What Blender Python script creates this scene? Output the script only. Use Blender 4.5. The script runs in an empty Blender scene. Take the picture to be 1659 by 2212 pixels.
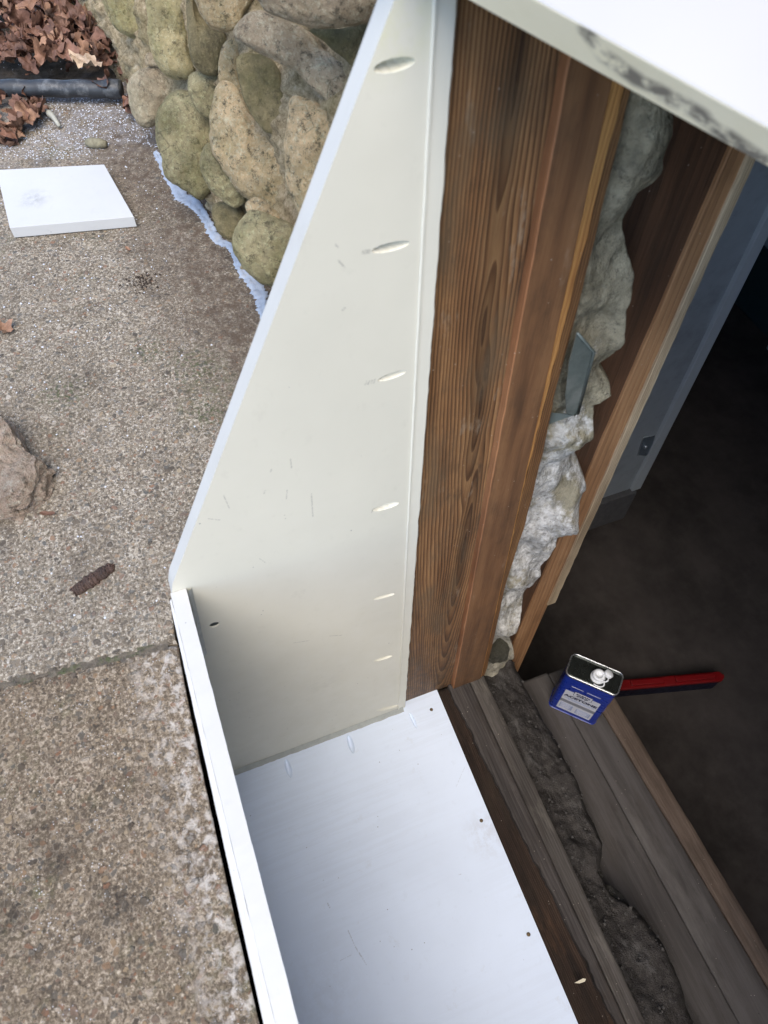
import bpy, bmesh, math, random
import numpy as np
from mathutils import Vector, Matrix, noise
random.seed(7)
SC = bpy.context.scene
COL = SC.collection
RAD = math.radians

# ------------------------------------------------------------------ camera
def _n(v):
    v = np.array(v, float); return v/np.linalg.norm(v)
FPX, CX, CY = 1568.0, 829.5, 1106.0          # focal length and centre in a 1659 x 2212 frame
_Z = -_n([0, 1044, FPX]); _X = -_n([-1080, -2356., FPX]); _X = _n(_X-_Z*_X.dot(_Z)); _Y = np.cross(_Z, _X)
ROT = np.array([_X, _Y, _Z])
def ray(p): return ROT @ np.array([p[0]-CX, p[1]-CY, FPX])
_r = ray((870, 1530)); CAM = _r*(1.5/_r[2]); CAM = CAM if CAM[2] > 0 else -CAM
def hit(p, P0, n):
    r = ray(p); n = np.array(n, float); t = (np.array(P0, float)-CAM).dot(n)/r.dot(n)
    return CAM+t*r
def onz(p, z=0): return hit(p, (0, 0, z), (0, 0, 1))
def onx(p, x=0): return hit(p, (x, 0, 0), (1, 0, 0))
def ony(p, y=0): return hit(p, (0, y, 0), (0, 1, 0))
def c1(x, y): return (x*.5, y*.5)
def c2(x, y): return (829.5+x*.5, y*.5)
def c4(x, y): return (829.5+x*.5, 691.3+y*.5)
def c6(x, y): return (829.5+x*.5, 1434.4+y*.5)

cd = bpy.data.cameras.new('camera'); cam = bpy.data.objects.new('camera', cd); COL.objects.link(cam)
cd.sensor_fit = 'VERTICAL'; cd.sensor_height = 24; cd.lens = 24*FPX/2212
cd.clip_start = .02; cd.clip_end = 300
M = Matrix.Identity(4)
for i in range(3):
    M[i][0] = ROT[i][0]; M[i][1] = -ROT[i][1]; M[i][2] = -ROT[i][2]; M[i][3] = CAM[i]
cam.matrix_world = M
cd.dof.use_dof = True; cd.dof.focus_distance = 1.35; cd.dof.aperture_fstop = 6.0
SC.camera = cam

# ------------------------------------------------------------------ light
SUN_EL, SUN_AZ = 60.0, -22.0     # azimuth measured from +x towards +y
w = bpy.data.worlds.new('World'); SC.world = w; w.use_nodes = True
nt = w.node_tree; bg = nt.nodes['Background']
sky = nt.nodes.new('ShaderNodeTexSky'); sky.sky_type = 'NISHITA'; sky.sun_disc = False
sky.sun_elevation = RAD(SUN_EL); sky.sun_rotation = RAD(90-SUN_AZ)
sky.air_density = 1.0; sky.dust_density = 1.2; sky.ozone_density = 1.6
nt.links.new(sky.outputs[0], bg.inputs[0]); bg.inputs[1].default_value = .14
sl = bpy.data.lights.new('sun', 'SUN'); so = bpy.data.objects.new('sun', sl); COL.objects.link(so)
sl.energy = 1.15; sl.angle = RAD(42); sl.color = (1, .90, .75)
sd = Vector((math.cos(RAD(SUN_EL))*math.cos(RAD(SUN_AZ)), math.cos(RAD(SUN_EL))*math.sin(RAD(SUN_AZ)), math.sin(RAD(SUN_EL))))
so.rotation_euler = sd.to_track_quat('Z', 'Y').to_euler()
SC.view_settings.view_transform = 'Standard'; SC.view_settings.look = 'None'
SC.view_settings.exposure = 1.62; SC.view_settings.gamma = 1

# ------------------------------------------------------------------ node helper
class NT:
    def __init__(s, name):
        s.m = bpy.data.materials.new(name); s.m.use_nodes = True
        s.t = s.m.node_tree; s.b = s.t.nodes['Principled BSDF']
        g = s.t.nodes.new('ShaderNodeNewGeometry'); s.P = g.outputs['Position']
    def new(s, k): return s.t.nodes.new(k)
    def put(s, sock, v):
        if isinstance(v, bpy.types.NodeSocket): s.t.links.new(v, sock)
        elif v is not None:
            if sock.type == 'RGBA' and len(v) == 3: v = (*v, 1)
            sock.default_value = v
    def math(s, op, a, b=None, c=None, clamp=False):
        n = s.new('ShaderNodeMath'); n.operation = op; n.use_clamp = clamp
        s.put(n.inputs[0], a)
        if b is not None: s.put(n.inputs[1], b)
        if c is not None: s.put(n.inputs[2], c)
        return n.outputs[0]
    def xyz(s, v=None):
        n = s.new('ShaderNodeSeparateXYZ'); s.put(n.inputs[0], v or s.P); return n.outputs
    def comb(s, x, y, z):
        n = s.new('ShaderNodeCombineXYZ')
        for i, q in enumerate((x, y, z)): s.put(n.inputs[i], q)
        return n.outputs[0]
    def map(s, v=None, loc=(0, 0, 0), rot=(0, 0, 0), sc=(1, 1, 1)):
        n = s.new('ShaderNodeMapping'); s.put(n.inputs[0], v or s.P)
        n.inputs[1].default_value = loc; n.inputs[2].default_value = rot; n.inputs[3].default_value = sc
        return n.outputs[0]
    def noise(s, v=None, scale=5, detail=4, rough=.55, dist=0, out=0):
        n = s.new('ShaderNodeTexNoise'); s.put(n.inputs['Vector'], v or s.P)
        n.inputs['Scale'].default_value = scale; n.inputs['Detail'].default_value = detail
        n.inputs['Roughness'].default_value = rough; n.inputs['Distortion'].default_value = dist
        return n.outputs[out]
    def voro(s, v=None, scale=5, feat='F1', out='Distance', rnd=1):
        n = s.new('ShaderNodeTexVoronoi'); n.feature = feat; s.put(n.inputs['Vector'], v or s.P)
        n.inputs['Scale'].default_value = scale; n.inputs['Randomness'].default_value = rnd
        return n.outputs[out]
    def ramp(s, f, stops, interp='LINEAR'):
        n = s.new('ShaderNodeValToRGB'); r = n.color_ramp; r.interpolation = interp; s.put(n.inputs[0], f)
        while len(r.elements) < len(stops): r.elements.new(.5)
        for e, (p, c) in zip(r.elements, stops):
            e.position = p; e.color = (c, c, c, 1) if isinstance(c, (int, float)) else (*c, 1)
        return n.outputs[0]
    def mr(s, f, a, b, c=0, d=1):
        n = s.new('ShaderNodeMapRange'); s.put(n.inputs[0], f)
        for i, q in enumerate((a, b, c, d)): n.inputs[i+1].default_value = q
        return n.outputs[0]
    def mix(s, f, a, b, mode='MIX'):
        n = s.new('ShaderNodeMix'); n.data_type = 'RGBA'; n.blend_type = mode
        s.put(n.inputs[0], f); s.put(n.inputs[6], a); s.put(n.inputs[7], b); return n.outputs[2]
    def bump(s, h, strength=.5, dist=.002, normal=None):
        n = s.new('ShaderNodeBump'); n.inputs['Strength'].default_value = strength
        n.inputs['Distance'].default_value = dist; s.put(n.inputs['Height'], h)
        if normal: s.put(n.inputs['Normal'], normal)
        return n.outputs[0]
    def blob(s, c, r, soft=.5):          # 1 near world point c, fading at radius r
        n = s.new('ShaderNodeVectorMath'); n.operation = 'DISTANCE'; s.put(n.inputs[0], s.P)
        n.inputs[1].default_value = tuple(float(q) for q in c)
        return s.mr(n.outputs['Value'], r*soft, r, 1, 0)
    def seg(s, a, b, wd):                # thin mark between world points a, b
        a = Vector(a); b = Vector(b); d = (b-a); L = d.length; d.normalize()
        s1 = s.new('ShaderNodeVectorMath'); s1.operation = 'SUBTRACT'; s.put(s1.inputs[0], s.P); s1.inputs[1].default_value = a
        dt = s.new('ShaderNodeVectorMath'); dt.operation = 'DOT_PRODUCT'; s.put(dt.inputs[0], s1.outputs[0]); dt.inputs[1].default_value = d
        t = s.math('MINIMUM', s.math('MAXIMUM', dt.outputs['Value'], 0.), L)
        sc = s.new('ShaderNodeVectorMath'); sc.operation = 'SCALE'; sc.inputs[0].default_value = d; s.put(sc.inputs['Scale'], t)
        ds = s.new('ShaderNodeVectorMath'); ds.operation = 'DISTANCE'; s.put(ds.inputs[0], s1.outputs[0]); s.put(ds.inputs[1], sc.outputs[0])
        return s.mr(ds.outputs['Value'], wd*.4, wd, 1, 0)
    def done(s, col, rough=.6, normal=None, metal=0, spec=.5):
        s.put(s.b.inputs['Base Color'], col); s.put(s.b.inputs['Roughness'], rough)
        s.put(s.b.inputs['Metallic'], metal); s.put(s.b.inputs['Specular IOR Level'], spec)
        if normal: s.put(s.b.inputs['Normal'], normal)
        return s.m
def maxall(n, L):
    o = L[0]
    for q in L[1:]: o = n.math('MAXIMUM', o, q)
    return o

# ------------------------------------------------------------------ object helpers
def tag(o, label=None, cat=None, group=None, kind=None):
    for k, v in (('label', label), ('category', cat), ('group', group), ('kind', kind)):
        if v: o[k] = v
    return o
def empty(name, loc, label=None, cat=None, group=None):
    o = bpy.data.objects.new(name, None); o.location = Vector([float(q) for q in loc]); COL.objects.link(o)
    o.empty_display_size = .05
    return tag(o, label, cat, group)
def world_of(o):
    v = Vector(o.location); p = o.parent
    while p: v += Vector(p.location); p = p.parent
    return v
def mesh(name, V, F, mat, parent=None, smooth=False, origin=None):
    V = np.array([[float(a) for a in v] for v in V])
    if parent is not None: base = np.array(world_of(parent)); loc = Vector((0, 0, 0))
    else:
        base = np.array(origin if origin is not None else [V[:, 0].mean(), V[:, 1].mean(), V[:, 2].min()], float); loc = Vector(base)
    me = bpy.data.meshes.new(name); me.from_pydata((V-base).tolist(), [], [list(map(int, f)) for f in F]); me.validate(); me.update()
    bm = bmesh.new(); bm.from_mesh(me); bmesh.ops.recalc_face_normals(bm, faces=bm.faces); bm.to_mesh(me); bm.free()
    if isinstance(mat, (list, tuple)):
        for q in mat: me.materials.append(q)
    else: me.materials.append(mat)
    if smooth: me.polygons.foreach_set('use_smooth', [True]*len(me.polygons))
    o = bpy.data.objects.new(name, me); o.location = loc; COL.objects.link(o)
    if parent is not None: o.parent = parent
    return o
def bevel(o, wd=.001, seg=2):
    bm = bmesh.new(); bm.from_mesh(o.data)
    es = [e for e in bm.edges if len(e.link_faces) == 2 and e.calc_face_angle(0) > .5]
    bmesh.ops.bevel(bm, geom=es, offset=wd, segments=seg, profile=.6, affect='EDGES'); bm.to_mesh(o.data); bm.free(); return o
def box(name, x0, x1, y0, y1, z0, z1, mat, parent=None, bev=0):
    V = [(x, y, z) for x in (x0, x1) for y in (y0, y1) for z in (z0, z1)]
    F = [(0, 1, 3, 2), (4, 6, 7, 5), (0, 4, 5, 1), (2, 3, 7, 6), (0, 2, 6, 4), (1, 5, 7, 3)]
    o = mesh(name, V, F, mat, parent)
    if bev: bevel(o, bev)
    return o
def prism(name, poly, vec, mat, parent=None, bev=0):      # closed polygon (3D, flat) pushed along vec
    n = len(poly); P = [np.array(p, float) for p in poly]; Q = [p+np.array(vec, float) for p in P]
    F = [list(range(n)), list(range(2*n-1, n-1, -1))]+[(i, (i+1) % n, n+(i+1) % n, n+i) for i in range(n)]
    o = mesh(name, P+Q, F, mat, parent)
    if bev: bevel(o, bev)
    return o
def rough_strip(name, yl, yr, x, depth, z0, z1, mat, parent, jl=0, jr=0, n=160, taper=None, seed=0, back=True):
    """vertical board facing +x whose long edges wander by jl / jr metres"""
    V, F = [], []
    for i in range(n+1):
        z = z0+(z1-z0)*i/n
        a = yl(z) if callable(yl) else yl; b = yr(z) if callable(yr) else yr
        a += jl*noise.fractal(Vector((seed, 3.1, z*26)), 1, 2, 4); b += jr*noise.fractal(Vector((seed+9, 1.7, z*26)), 1, 2, 4)
        c = .0012
        V += [(x-depth, a, z), (x-c, a, z), (x, a+c, z), (x, b-c, z), (x-c, b, z), (x-depth, b, z)]
    for i in range(n):
        for k in range(5):
            p = i*6+k; F.append((p, p+1, p+7, p+6))
        F.append((i*6+5, i*6, i*6+6, i*6+11))
    F.append(list(range(6))); F.append([n*6+k for k in range(6)][::-1])
    return mesh(name, V, F, mat, parent)
def bake_bool(o, cutters):
    for c in cutters:
        m = o.modifiers.new('b', 'BOOLEAN'); m.operation = 'DIFFERENCE'; m.solver = 'EXACT'; m.object = c
    bpy.context.view_layer.update()
    dg = bpy.context.evaluated_depsgraph_get(); me = bpy.data.meshes.new_from_object(o.evaluated_get(dg))
    o.modifiers.clear(); o.data = me
    for c in cutters: bpy.data.objects.remove(c)
def ellipsoid(name, c, ax, mat, parent=None, u=24, v=14, jit=0):
    """ax: three world vectors (half axes)"""
    V, F = [], []
    ax = [np.array(a, float) for a in ax]; c = np.array(c, float)
    for j in range(v+1):
        th = math.pi*j/v
        for i in range(u):
            ph = 2*math.pi*i/u; k = 1+jit*math.sin(j*17.3+i*5.1)
            V.append(c+ax[0]*math.cos(th)+(ax[1]*math.cos(ph)+ax[2]*math.sin(ph))*math.sin(th)*k)
    for j in range(v):
        for i in range(u):
            F.append((j*u+i, j*u+(i+1) % u, (j+1)*u+(i+1) % u, (j+1)*u+i))
    o = mesh(name, V, F, mat, parent, True)
    bm = bmesh.new(); bm.from_mesh(o.data); bmesh.ops.remove_doubles(bm, verts=bm.verts, dist=1e-6); bm.to_mesh(o.data); bm.free()
    return o
def tube(name, pts, r, mat, parent=None, seg=12, closed=False, caps=True):
    V, F = [], []; pts = [Vector([float(q) for q in p]) for p in pts]; n = len(pts)
    for i, p in enumerate(pts):
        a = pts[i-1] if (i or closed) else p; b = pts[(i+1) % n] if (i < n-1 or closed) else p
        t = (b-a).normalized(); up = Vector((0, 0, 1)) if abs(t.z) < .95 else Vector((0, 1, 0))
        u = t.cross(up).normalized(); v = t.cross(u); rr = r[i] if isinstance(r, (list, tuple)) else r
        V += [p+(u*math.cos(2*math.pi*k/seg)+v*math.sin(2*math.pi*k/seg))*rr for k in range(seg)]
    for i in range(n if closed else n-1):
        for k in range(seg):
            a = i*seg; b = ((i+1) % n)*seg
            F.append((a+k, a+(k+1) % seg, b+(k+1) % seg, b+k))
    if caps and not closed: F.append(list(range(seg))); F.append(list(range((n-1)*seg, n*seg))[::-1])
    return mesh(name, V, F, mat, parent, True)
def lathe(name, prof, base, mat, parent=None, seg=28, axis=None):
    V, F = [], []; b = np.array(base, float)
    A = _n(axis) if axis is not None else np.array([0, 0, 1.]); U = _n(np.cross(A, [0.3, 1, .2])); W = np.cross(A, U)
    for r, z in prof:
        for k in range(seg):
            t = 2*math.pi*k/seg; V.append(b+A*z+(U*math.cos(t)+W*math.sin(t))*r)
    for i in range(len(prof)-1):
        for k in range(seg): F.append((i*seg+k, i*seg+(k+1) % seg, (i+1)*seg+(k+1) % seg, (i+1)*seg+k))
    F.append(list(range(seg))); F.append(list(range((len(prof)-1)*seg, len(prof)*seg))[::-1])
    return mesh(name, V, F, mat, parent, True)
def blobrock(name, c, r, mat, seed, parent=None, amp=.16, sub=5):
    bm = bmesh.new(); bmesh.ops.create_icosphere(bm, subdivisions=sub, radius=1)
    V = []
    for v in bm.verts:
        k = 1+amp*fr(v.co.x+seed, v.co.y, v.co.z, 1.3, 5)+amp*.25*fr(v.co.x+seed, v.co.y, v.co.z, 5, 4); V.append((c[0]+v.co.x*r[0]*k, c[1]+v.co.y*r[1]*k, c[2]+v.co.z*r[2]*k))
    F = [[v.index for v in f.verts] for f in bm.faces]; bm.free()
    return mesh(name, V, F, mat, parent, True)
def fr(x, y, z, s=1.0, o=5): return noise.fractal(Vector((x*s, y*s, z*s)), 1.0, 2.0, o)

# ------------------------------------------------------------------ materials
def m_pvc(name, base, marks=(), grain=False, dots=(), smear=None, rough=.46):
    n = NT(name)
    big = n.noise(scale=5, detail=5); col = n.mix(n.mr(big, .35, .7), base, tuple(c*.93 for c in base))
    fine = n.noise(scale=60, detail=4); col = n.mix(n.mr(fine, .62, .8, 0, .35), col, tuple(c*.8 for c in base))
    h = n.noise(scale=45, detail=3)
    if grain:
        x, y, z = n.xyz()
        g = n.noise(n.comb(n.math('MULTIPLY', x, 1.0), n.math('MULTIPLY', y, .045), 0.), 105, 4, .7, .25)
        area = n.noise(n.map(loc=(.3, .2, 0)), 3.2, 2); am = n.mr(area, .40, .6)
        gl = n.math('MULTIPLY', n.ramp(g, [(.47, 0), (.55, 1)]), am)
        col = n.mix(n.math('MULTIPLY', gl, .07), col, (.36, .38, .42)); h = n.math('SUBTRACT', h, n.math('MULTIPLY', gl, .25))
    dirt = n.ramp(n.noise(n.map(sc=(1, 1, .6)), 22, 6, .7), [(.62, 0), (.74, 1)])
    col = n.mix(n.math('MULTIPLY', dirt, .18), col, (.35, .33, .28))
    sp = n.ramp(n.voro(scale=55), [(.0, 1), (.045, 1), (.06, 0)])
    sm = n.ramp(n.noise(scale=14, detail=1), [(.56, 0), (.6, 1)])
    col = n.mix(n.math('MULTIPLY', n.math('MULTIPLY', sp, sm), .75), col, (.12, .13, .15))
    if marks:
        mk = maxall(n, [n.seg(a, b, wd) for a, b, wd in marks])
        mk = n.math('MULTIPLY', mk, n.mr(n.noise(scale=420, detail=2), .38, .55))
        col = n.mix(n.math('MULTIPLY', mk, .42), col, (.12, .12, .12))
    if smear:
        for c, r, cc, f in smear:
            q = n.math('MULTIPLY', n.blob(c, r, .2), n.ramp(n.noise(scale=55, detail=6, rough=.7), [(.42, 0), (.60, 1)]))
            col = n.mix(n.math('MULTIPLY', q, f), col, cc)
    rg = n.mr(n.noise(scale=30, detail=5), .3, .75, rough-.08, rough+.18)
    return n.done(col, rg, n.bump(h, .25, .0006))

def m_concrete(name, tint=(1, 1, 1), near=True):
    n = NT(name)
    T = lambda c: tuple(a*b for a, b in zip(c, tint))
    wv = n.noise(scale=70, detail=3, out=1)
    P = n.mix(.045 if near else .05, n.P, wv, 'LINEAR_LIGHT') if False else n.P
    wob = n.new('ShaderNodeVectorMath'); wob.operation = 'MULTIPLY_ADD'; n.put(wob.inputs[0], wv); wob.inputs[1].default_value = (.013, .013, .013); n.put(wob.inputs[2], n.P); P = wob.outputs[0]
    sand = n.noise(scale=210, detail=6, rough=.85)
    paste = n.ramp(sand, [(.36, T((.03, .025, .02))), (.46, T((.125, .105, .083))), (.54, T((.25, .22, .18))), (.63, T((.62, .59, .53)))])
    # pebbles
    out = paste; H = n.math('MULTIPLY', sand, .6)
    pal = [(0, (.045, .042, .04)), (.2, (.13, .11, .09)), (.38, (.24, .20, .155)), (.52, (.085, .095, .10)), (.64, (.17, .17, .165)), (.76, (.26, .14, .09)), (.86, (.36, .30, .21)), (1, (.55, .52, .48))]
    for sc_, lo, hi, thr, rf in ((235, .25, .62, .32, .5), (120, .20, .50, .64, .7), (60, .14, .40, .86, .5)):
        d = n.voro(P, sc_); cc = n.voro(P, sc_, out='Color')
        r, g, b = n.xyz(cc)
        sel = n.ramp(g, [(thr-.01, 0), (thr+.01, 1)])
        rad = n.math('ADD', n.mr(b, 0, 1, lo, hi), n.math('MULTIPLY', n.math('SUBTRACT', n.noise(scale=sc_*2.5, detail=2), .5), .35))
        inside = n.mr(n.math('SUBTRACT', rad, d), 0, .05, 0, 1)
        rim = n.math('MULTIPLY', n.mr(n.math('ABSOLUTE', n.math('SUBTRACT', rad, d)), 0, .16, 1, 0), sel)
        mk = n.math('MULTIPLY', inside, sel)
        pc = n.ramp(r, [(p, T(c)) for p, c in pal])
        pc = n.mix(n.mr(n.noise(scale=350, detail=3), .3, .7, 0, .5), pc, T((.08, .07, .06)))
        rimc = n.mix(n.mr(n.noise(scale=30, detail=5, rough=.7), .42, .58), T((.05, .042, .035)), T((.60, .56, .50)))
        out = n.mix(n.math('MULTIPLY', rim, rf), out, rimc)
        out = n.mix(n.math('MULTIPLY', mk, .88), out, pc)
        H = n.math('ADD', H, n.math('MULTIPLY', mk, min(1.2, 60/sc_)))
    # large tone variation, stains
    big = n.noise(scale=4.5, detail=6, rough=.6)
    out = n.mix(n.mr(big, .35, .68, 0, .5), out, n.mix(.55, out, T((.14, .12, .095))))
    st = n.ramp(n.noise(n.map(loc=(3, 1, 0)), 11, 6, .65), [(.56, 0), (.68, 1)])
    out = n.mix(n.math('MULTIPLY', st, .38), out, T((.05, .04, .032)))
    ms = n.math('MULTIPLY', n.ramp(n.noise(n.map(loc=(7, 2, 0)), 7, 5, .7), [(.54, 0), (.66, 1)]), n.ramp(n.noise(scale=90, detail=4), [(.45, 0), (.6, 1)]))
    out = n.mix(n.math('MULTIPLY', ms, .40), out, (.075, .085, .03))
    wh = n.math('MULTIPLY', n.ramp(n.voro(n.map(loc=(1, 5, 0)), 260), [(0, 1), (.13, 1), (.19, 0)]), n.ramp(n.noise(scale=33, detail=3), [(.50, 0), (.6, 1)]))
    out = n.mix(n.math('MULTIPLY', wh, .75), out, (.60, .60, .60))
    # pale laitance by the broken edge
    x, y, z = n.xyz()
    edge = n.mr(n.math('ADD', y, n.math('MULTIPLY', n.noise(scale=14, detail=3), .03)), -.375, -.33, 0, 1)
    lt = n.math('MULTIPLY', edge, n.ramp(n.noise(P, 75, 6, .7), [(.48, 0), (.60, 1)]))
    if near: out = n.mix(n.math('MULTIPLY', lt, .7), out, (.52, .48, .43))
    if near:
        for c, r in ((onz((258, 1955), .7), .032), (onz((20, 1975), .7), .03), (onz((120, 1860), .7), .02)):
            q = n.math('MULTIPLY', n.blob(c, r, .1), n.ramp(n.noise(scale=120, detail=5), [(.38, 0), (.55, 1)]))
            out = n.mix(n.math('MULTIPLY', q, .75), out, (.02, .016, .013))
    else:
        # earth-stained, rougher strip along the foot of the boulders
        wl = n.math('ADD', n.math('SUBTRACT', y, n.math('MULTIPLY', n.math('ADD', x, 1.0), .12)), .14)
        q = n.math('MULTIPLY', n.mr(n.math('ADD', wl, n.math('MULTIPLY', n.noise(scale=9, detail=4), .16)), -.10, .03, 0, 1), n.mr(x, -.25, -.36, 0, 1))
        q = n.math('MULTIPLY', q, n.mr(n.noise(scale=60, detail=5), .3, .62))
        out = n.mix(n.math('MULTIPLY', q, .85), out, (.075, .052, .036))
        for px in ((160, 1890-1690),):
            pass
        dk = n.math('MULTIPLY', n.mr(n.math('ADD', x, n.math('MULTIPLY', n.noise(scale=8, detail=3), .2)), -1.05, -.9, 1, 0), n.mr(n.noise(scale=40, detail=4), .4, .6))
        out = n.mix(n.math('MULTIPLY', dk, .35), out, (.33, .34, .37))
        for p, r in (((640, 1890), 0),): pass
        gr = [(840, 200, .06), (900, 400, .05), (270, 320, .05), (640, 130, .04)]
        for gx, gy, r in gr:
            c = onz((gx*.5, 691.3+gy*.5), .7)
            q = n.math('MULTIPLY', n.blob(c, r, .1), n.ramp(n.noise(scale=150, detail=5), [(.5, 0), (.6, 1)]))
            out = n.mix(n.math('MULTIPLY', q, .8), out, (.045, .06, .02))
    return n.done(out, n.mr(sand, .3, .7, .75, .95), n.bump(H, .9, .0022), spec=.25)

def m_wood(name, cols, freq=160, knots=(), axis='z', warp=.010, dirt=.3, fib=.5, ring=.8, wear=None, rough=.6, bumpd=.0012, foot=0):
    """cols: light, mid, dark. grain runs along axis"""
    n = NT(name); x, y, z = n.xyz()
    if axis == 'z': a, b, c = y, z, x
    elif axis == 'x': a, b, c = y, x, z
    a2 = n.math('ADD', a, n.math('MULTIPLY', c, .6))
    wb = n.noise(n.comb(n.math('MULTIPLY', a2, 5.), n.math('MULTIPLY', b, 1.6), 0.), 1.7, 3, .5)
    wob = n.math('ADD', a2, n.math('MULTIPLY', n.math('SUBTRACT', wb, .5), warp*2))
    if knots:
        ds = []
        for ka, kb, k in knots:
            da = n.math('SUBTRACT', wob, ka); db = n.math('MULTIPLY', n.math('SUBTRACT', b, kb), k)
            ds.append(n.math('SQRT', n.math('ADD', n.math('MULTIPLY', da, da), n.math('MULTIPLY', db, db))))
        d = ds[0]
        for q in ds[1:]: d = n.math('SMOOTH_MIN', d, q, .006)
    else: d = wob
    ph = n.math('MULTIPLY', d, freq*1.0)
    ph = n.math('ADD', ph, n.math('MULTIPLY', n.noise(n.comb(n.math('MULTIPLY', a2, 30.), b, 0.), 1., 2), .9))
    fracv = n.math('FRACT', ph)
    rg = n.ramp(fracv, [(0, .15), (.45, .5), (.80, 1), (.93, .9), (1, .15)])
    fibn = n.noise(n.comb(n.math('MULTIPLY', a2, 700.), n.math('MULTIPLY', b, 14.), n.math('MULTIPLY', c, 700.)), 1., 4, .7)
    soft = n.noise(n.comb(n.math('MULTIPLY', a2, 40.), n.math('MULTIPLY', b, 3.), 0.), 1., 4, .6)
    v = n.math('ADD', n.math('MULTIPLY', rg, ring*.62), n.math('MULTIPLY', n.mr(soft, .3, .7), 1-ring*.62))
    col = n.ramp(v, [(.12, cols[0]), (.50, cols[1]), (.92, cols[2])])
    col = n.mix(n.math('MULTIPLY', n.mr(fibn, .42, .72), fib), col, cols[2])
    if knots:
        kd = n.mr(d, .0, .015, 1, 0); col = n.mix(n.math('MULTIPLY', kd, .75), col, tuple(q*.35 for q in cols[2]))
    dn = n.ramp(n.noise(n.comb(n.math('MULTIPLY', a2, 22.), n.math('MULTIPLY', b, 7.), 0.), 1., 6, .7), [(.50, 0), (.68, 1)])
    col = n.mix(n.math('MULTIPLY', dn, dirt), col, (.035, .024, .016))
    sp = n.math('MULTIPLY', n.ramp(n.voro(scale=110), [(0, 1), (.07, 1), (.10, 0)]), n.ramp(n.noise(scale=26, detail=2), [(.56, 0), (.6, 1)]))
    col = n.mix(n.math('MULTIPLY', sp, .55), col, (.5, .45, .38))
    if wear:
        for cc, sc_, lo, hi, f in wear:
            q = n.ramp(n.noise(n.comb(n.math('MULTIPLY', a2, sc_), n.math('MULTIPLY', b, sc_*.25), 4.), 1., 6, .68), [(lo, 0), (hi, 1)])
            col = n.mix(n.math('MULTIPLY', q, f), col, cc)
    if foot:
        q = n.math('MULTIPLY', n.mr(n.math('ADD', b, n.math('MULTIPLY', n.noise(scale=12, detail=4), .3)), .16, .60, 1, 0), n.mr(n.noise(scale=70, detail=5, rough=.7), .35, .6, .25, 1))
        col = n.mix(n.math('MULTIPLY', q, foot), col, (.06, .046, .036))
    h = n.math('ADD', n.math('MULTIPLY', rg, .6*ring), n.math('MULTIPLY', fibn, .6))
    return n.done(col, n.mr(fibn, .3, .7, rough-.1, rough+.15), n.bump(h, .7, bumpd), spec=.35)

def m_stone(name, base, base2, moss=.3, mossc=(.13, .14, .035), speck=.5, sc=1.0):
    if 'boulder' in name: base, base2 = [tuple(min(.9, q*f) for q, f in zip(c, (1.45, 1.36, 1.22))) for c in (base, base2)]
    n = NT(name)
    a = n.noise(scale=9*sc, detail=7, rough=.65); col = n.mix(n.mr(a, .36, .64), base, base2)
    g = n.noise(scale=130, detail=6, rough=.9); col = n.mix(n.math('MULTIPLY', n.ramp(g, [(.50, 0), (.62, 1)]), speck), col, tuple(min(1, c*1.75+.05) for c in base))
    dk = n.ramp(n.noise(scale=85, detail=7, rough=.85), [(.38, 1), (.48, 0)]); col = n.mix(n.math('MULTIPLY', dk, min(1, speck*1.5)), col, (.045, .04, .03))
    mz = n.ramp(n.noise(n.map(loc=(2, 3, 1)), 13, 6, .7), [(.5-.16*moss, 0), (.64-.1*moss, 1)])
    col = n.mix(n.math('MULTIPLY', mz, min(.9, moss)), col, n.mix(n.mr(n.noise(scale=80, detail=4), .35, .65), mossc, tuple(c*.5 for c in mossc)))
    cr = n.ramp(n.voro(scale=30*sc, feat='DISTANCE_TO_EDGE'), [(0, 1), (.012, .6), (.03, 0)])
    crm = n.math('MULTIPLY', cr, n.ramp(n.noise(scale=12, detail=2), [(.55, 0), (.65, 1)]))
    col = n.mix(n.math('MULTIPLY', crm, .45), col, (.04, .035, .025))
    big = n.ramp(n.noise(scale=26, detail=7, rough=.75), [(.44, 0), (.56, 1)]); col = n.mix(n.math('MULTIPLY', big, .28), col, (.09, .08, .055))
    h = n.math('ADD', n.math('MULTIPLY', n.noise(scale=45, detail=8, rough=.8), 2.2), n.math('MULTIPLY', g, 1.0))
    return n.done(col, .85, n.bump(h, 1, .009), spec=.25)

def m_plain(name, col, rough=.6, metal=0, var=.12, scale=30, bumpd=.0005, dirtc=None, dirtf=.3):
    n = NT(name)
    q = n.noise(scale=scale, detail=6, rough=.65)
    c = n.mix(n.mr(q, .35, .68), col, tuple(a*(1-var) for a in col))
    if dirtc: c = n.mix(n.math('MULTIPLY', n.ramp(n.noise(scale=scale*.6, detail=7, rough=.7), [(.5, 0), (.65, 1)]), dirtf), c, dirtc)
    return n.done(c, n.mr(n.noise(scale=scale*2, detail=4), .3, .7, max(.05, rough-.1), min(1, rough+.1)), n.bump(n.noise(scale=scale*6, detail=4), .4, bumpd), metal=metal)

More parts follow.
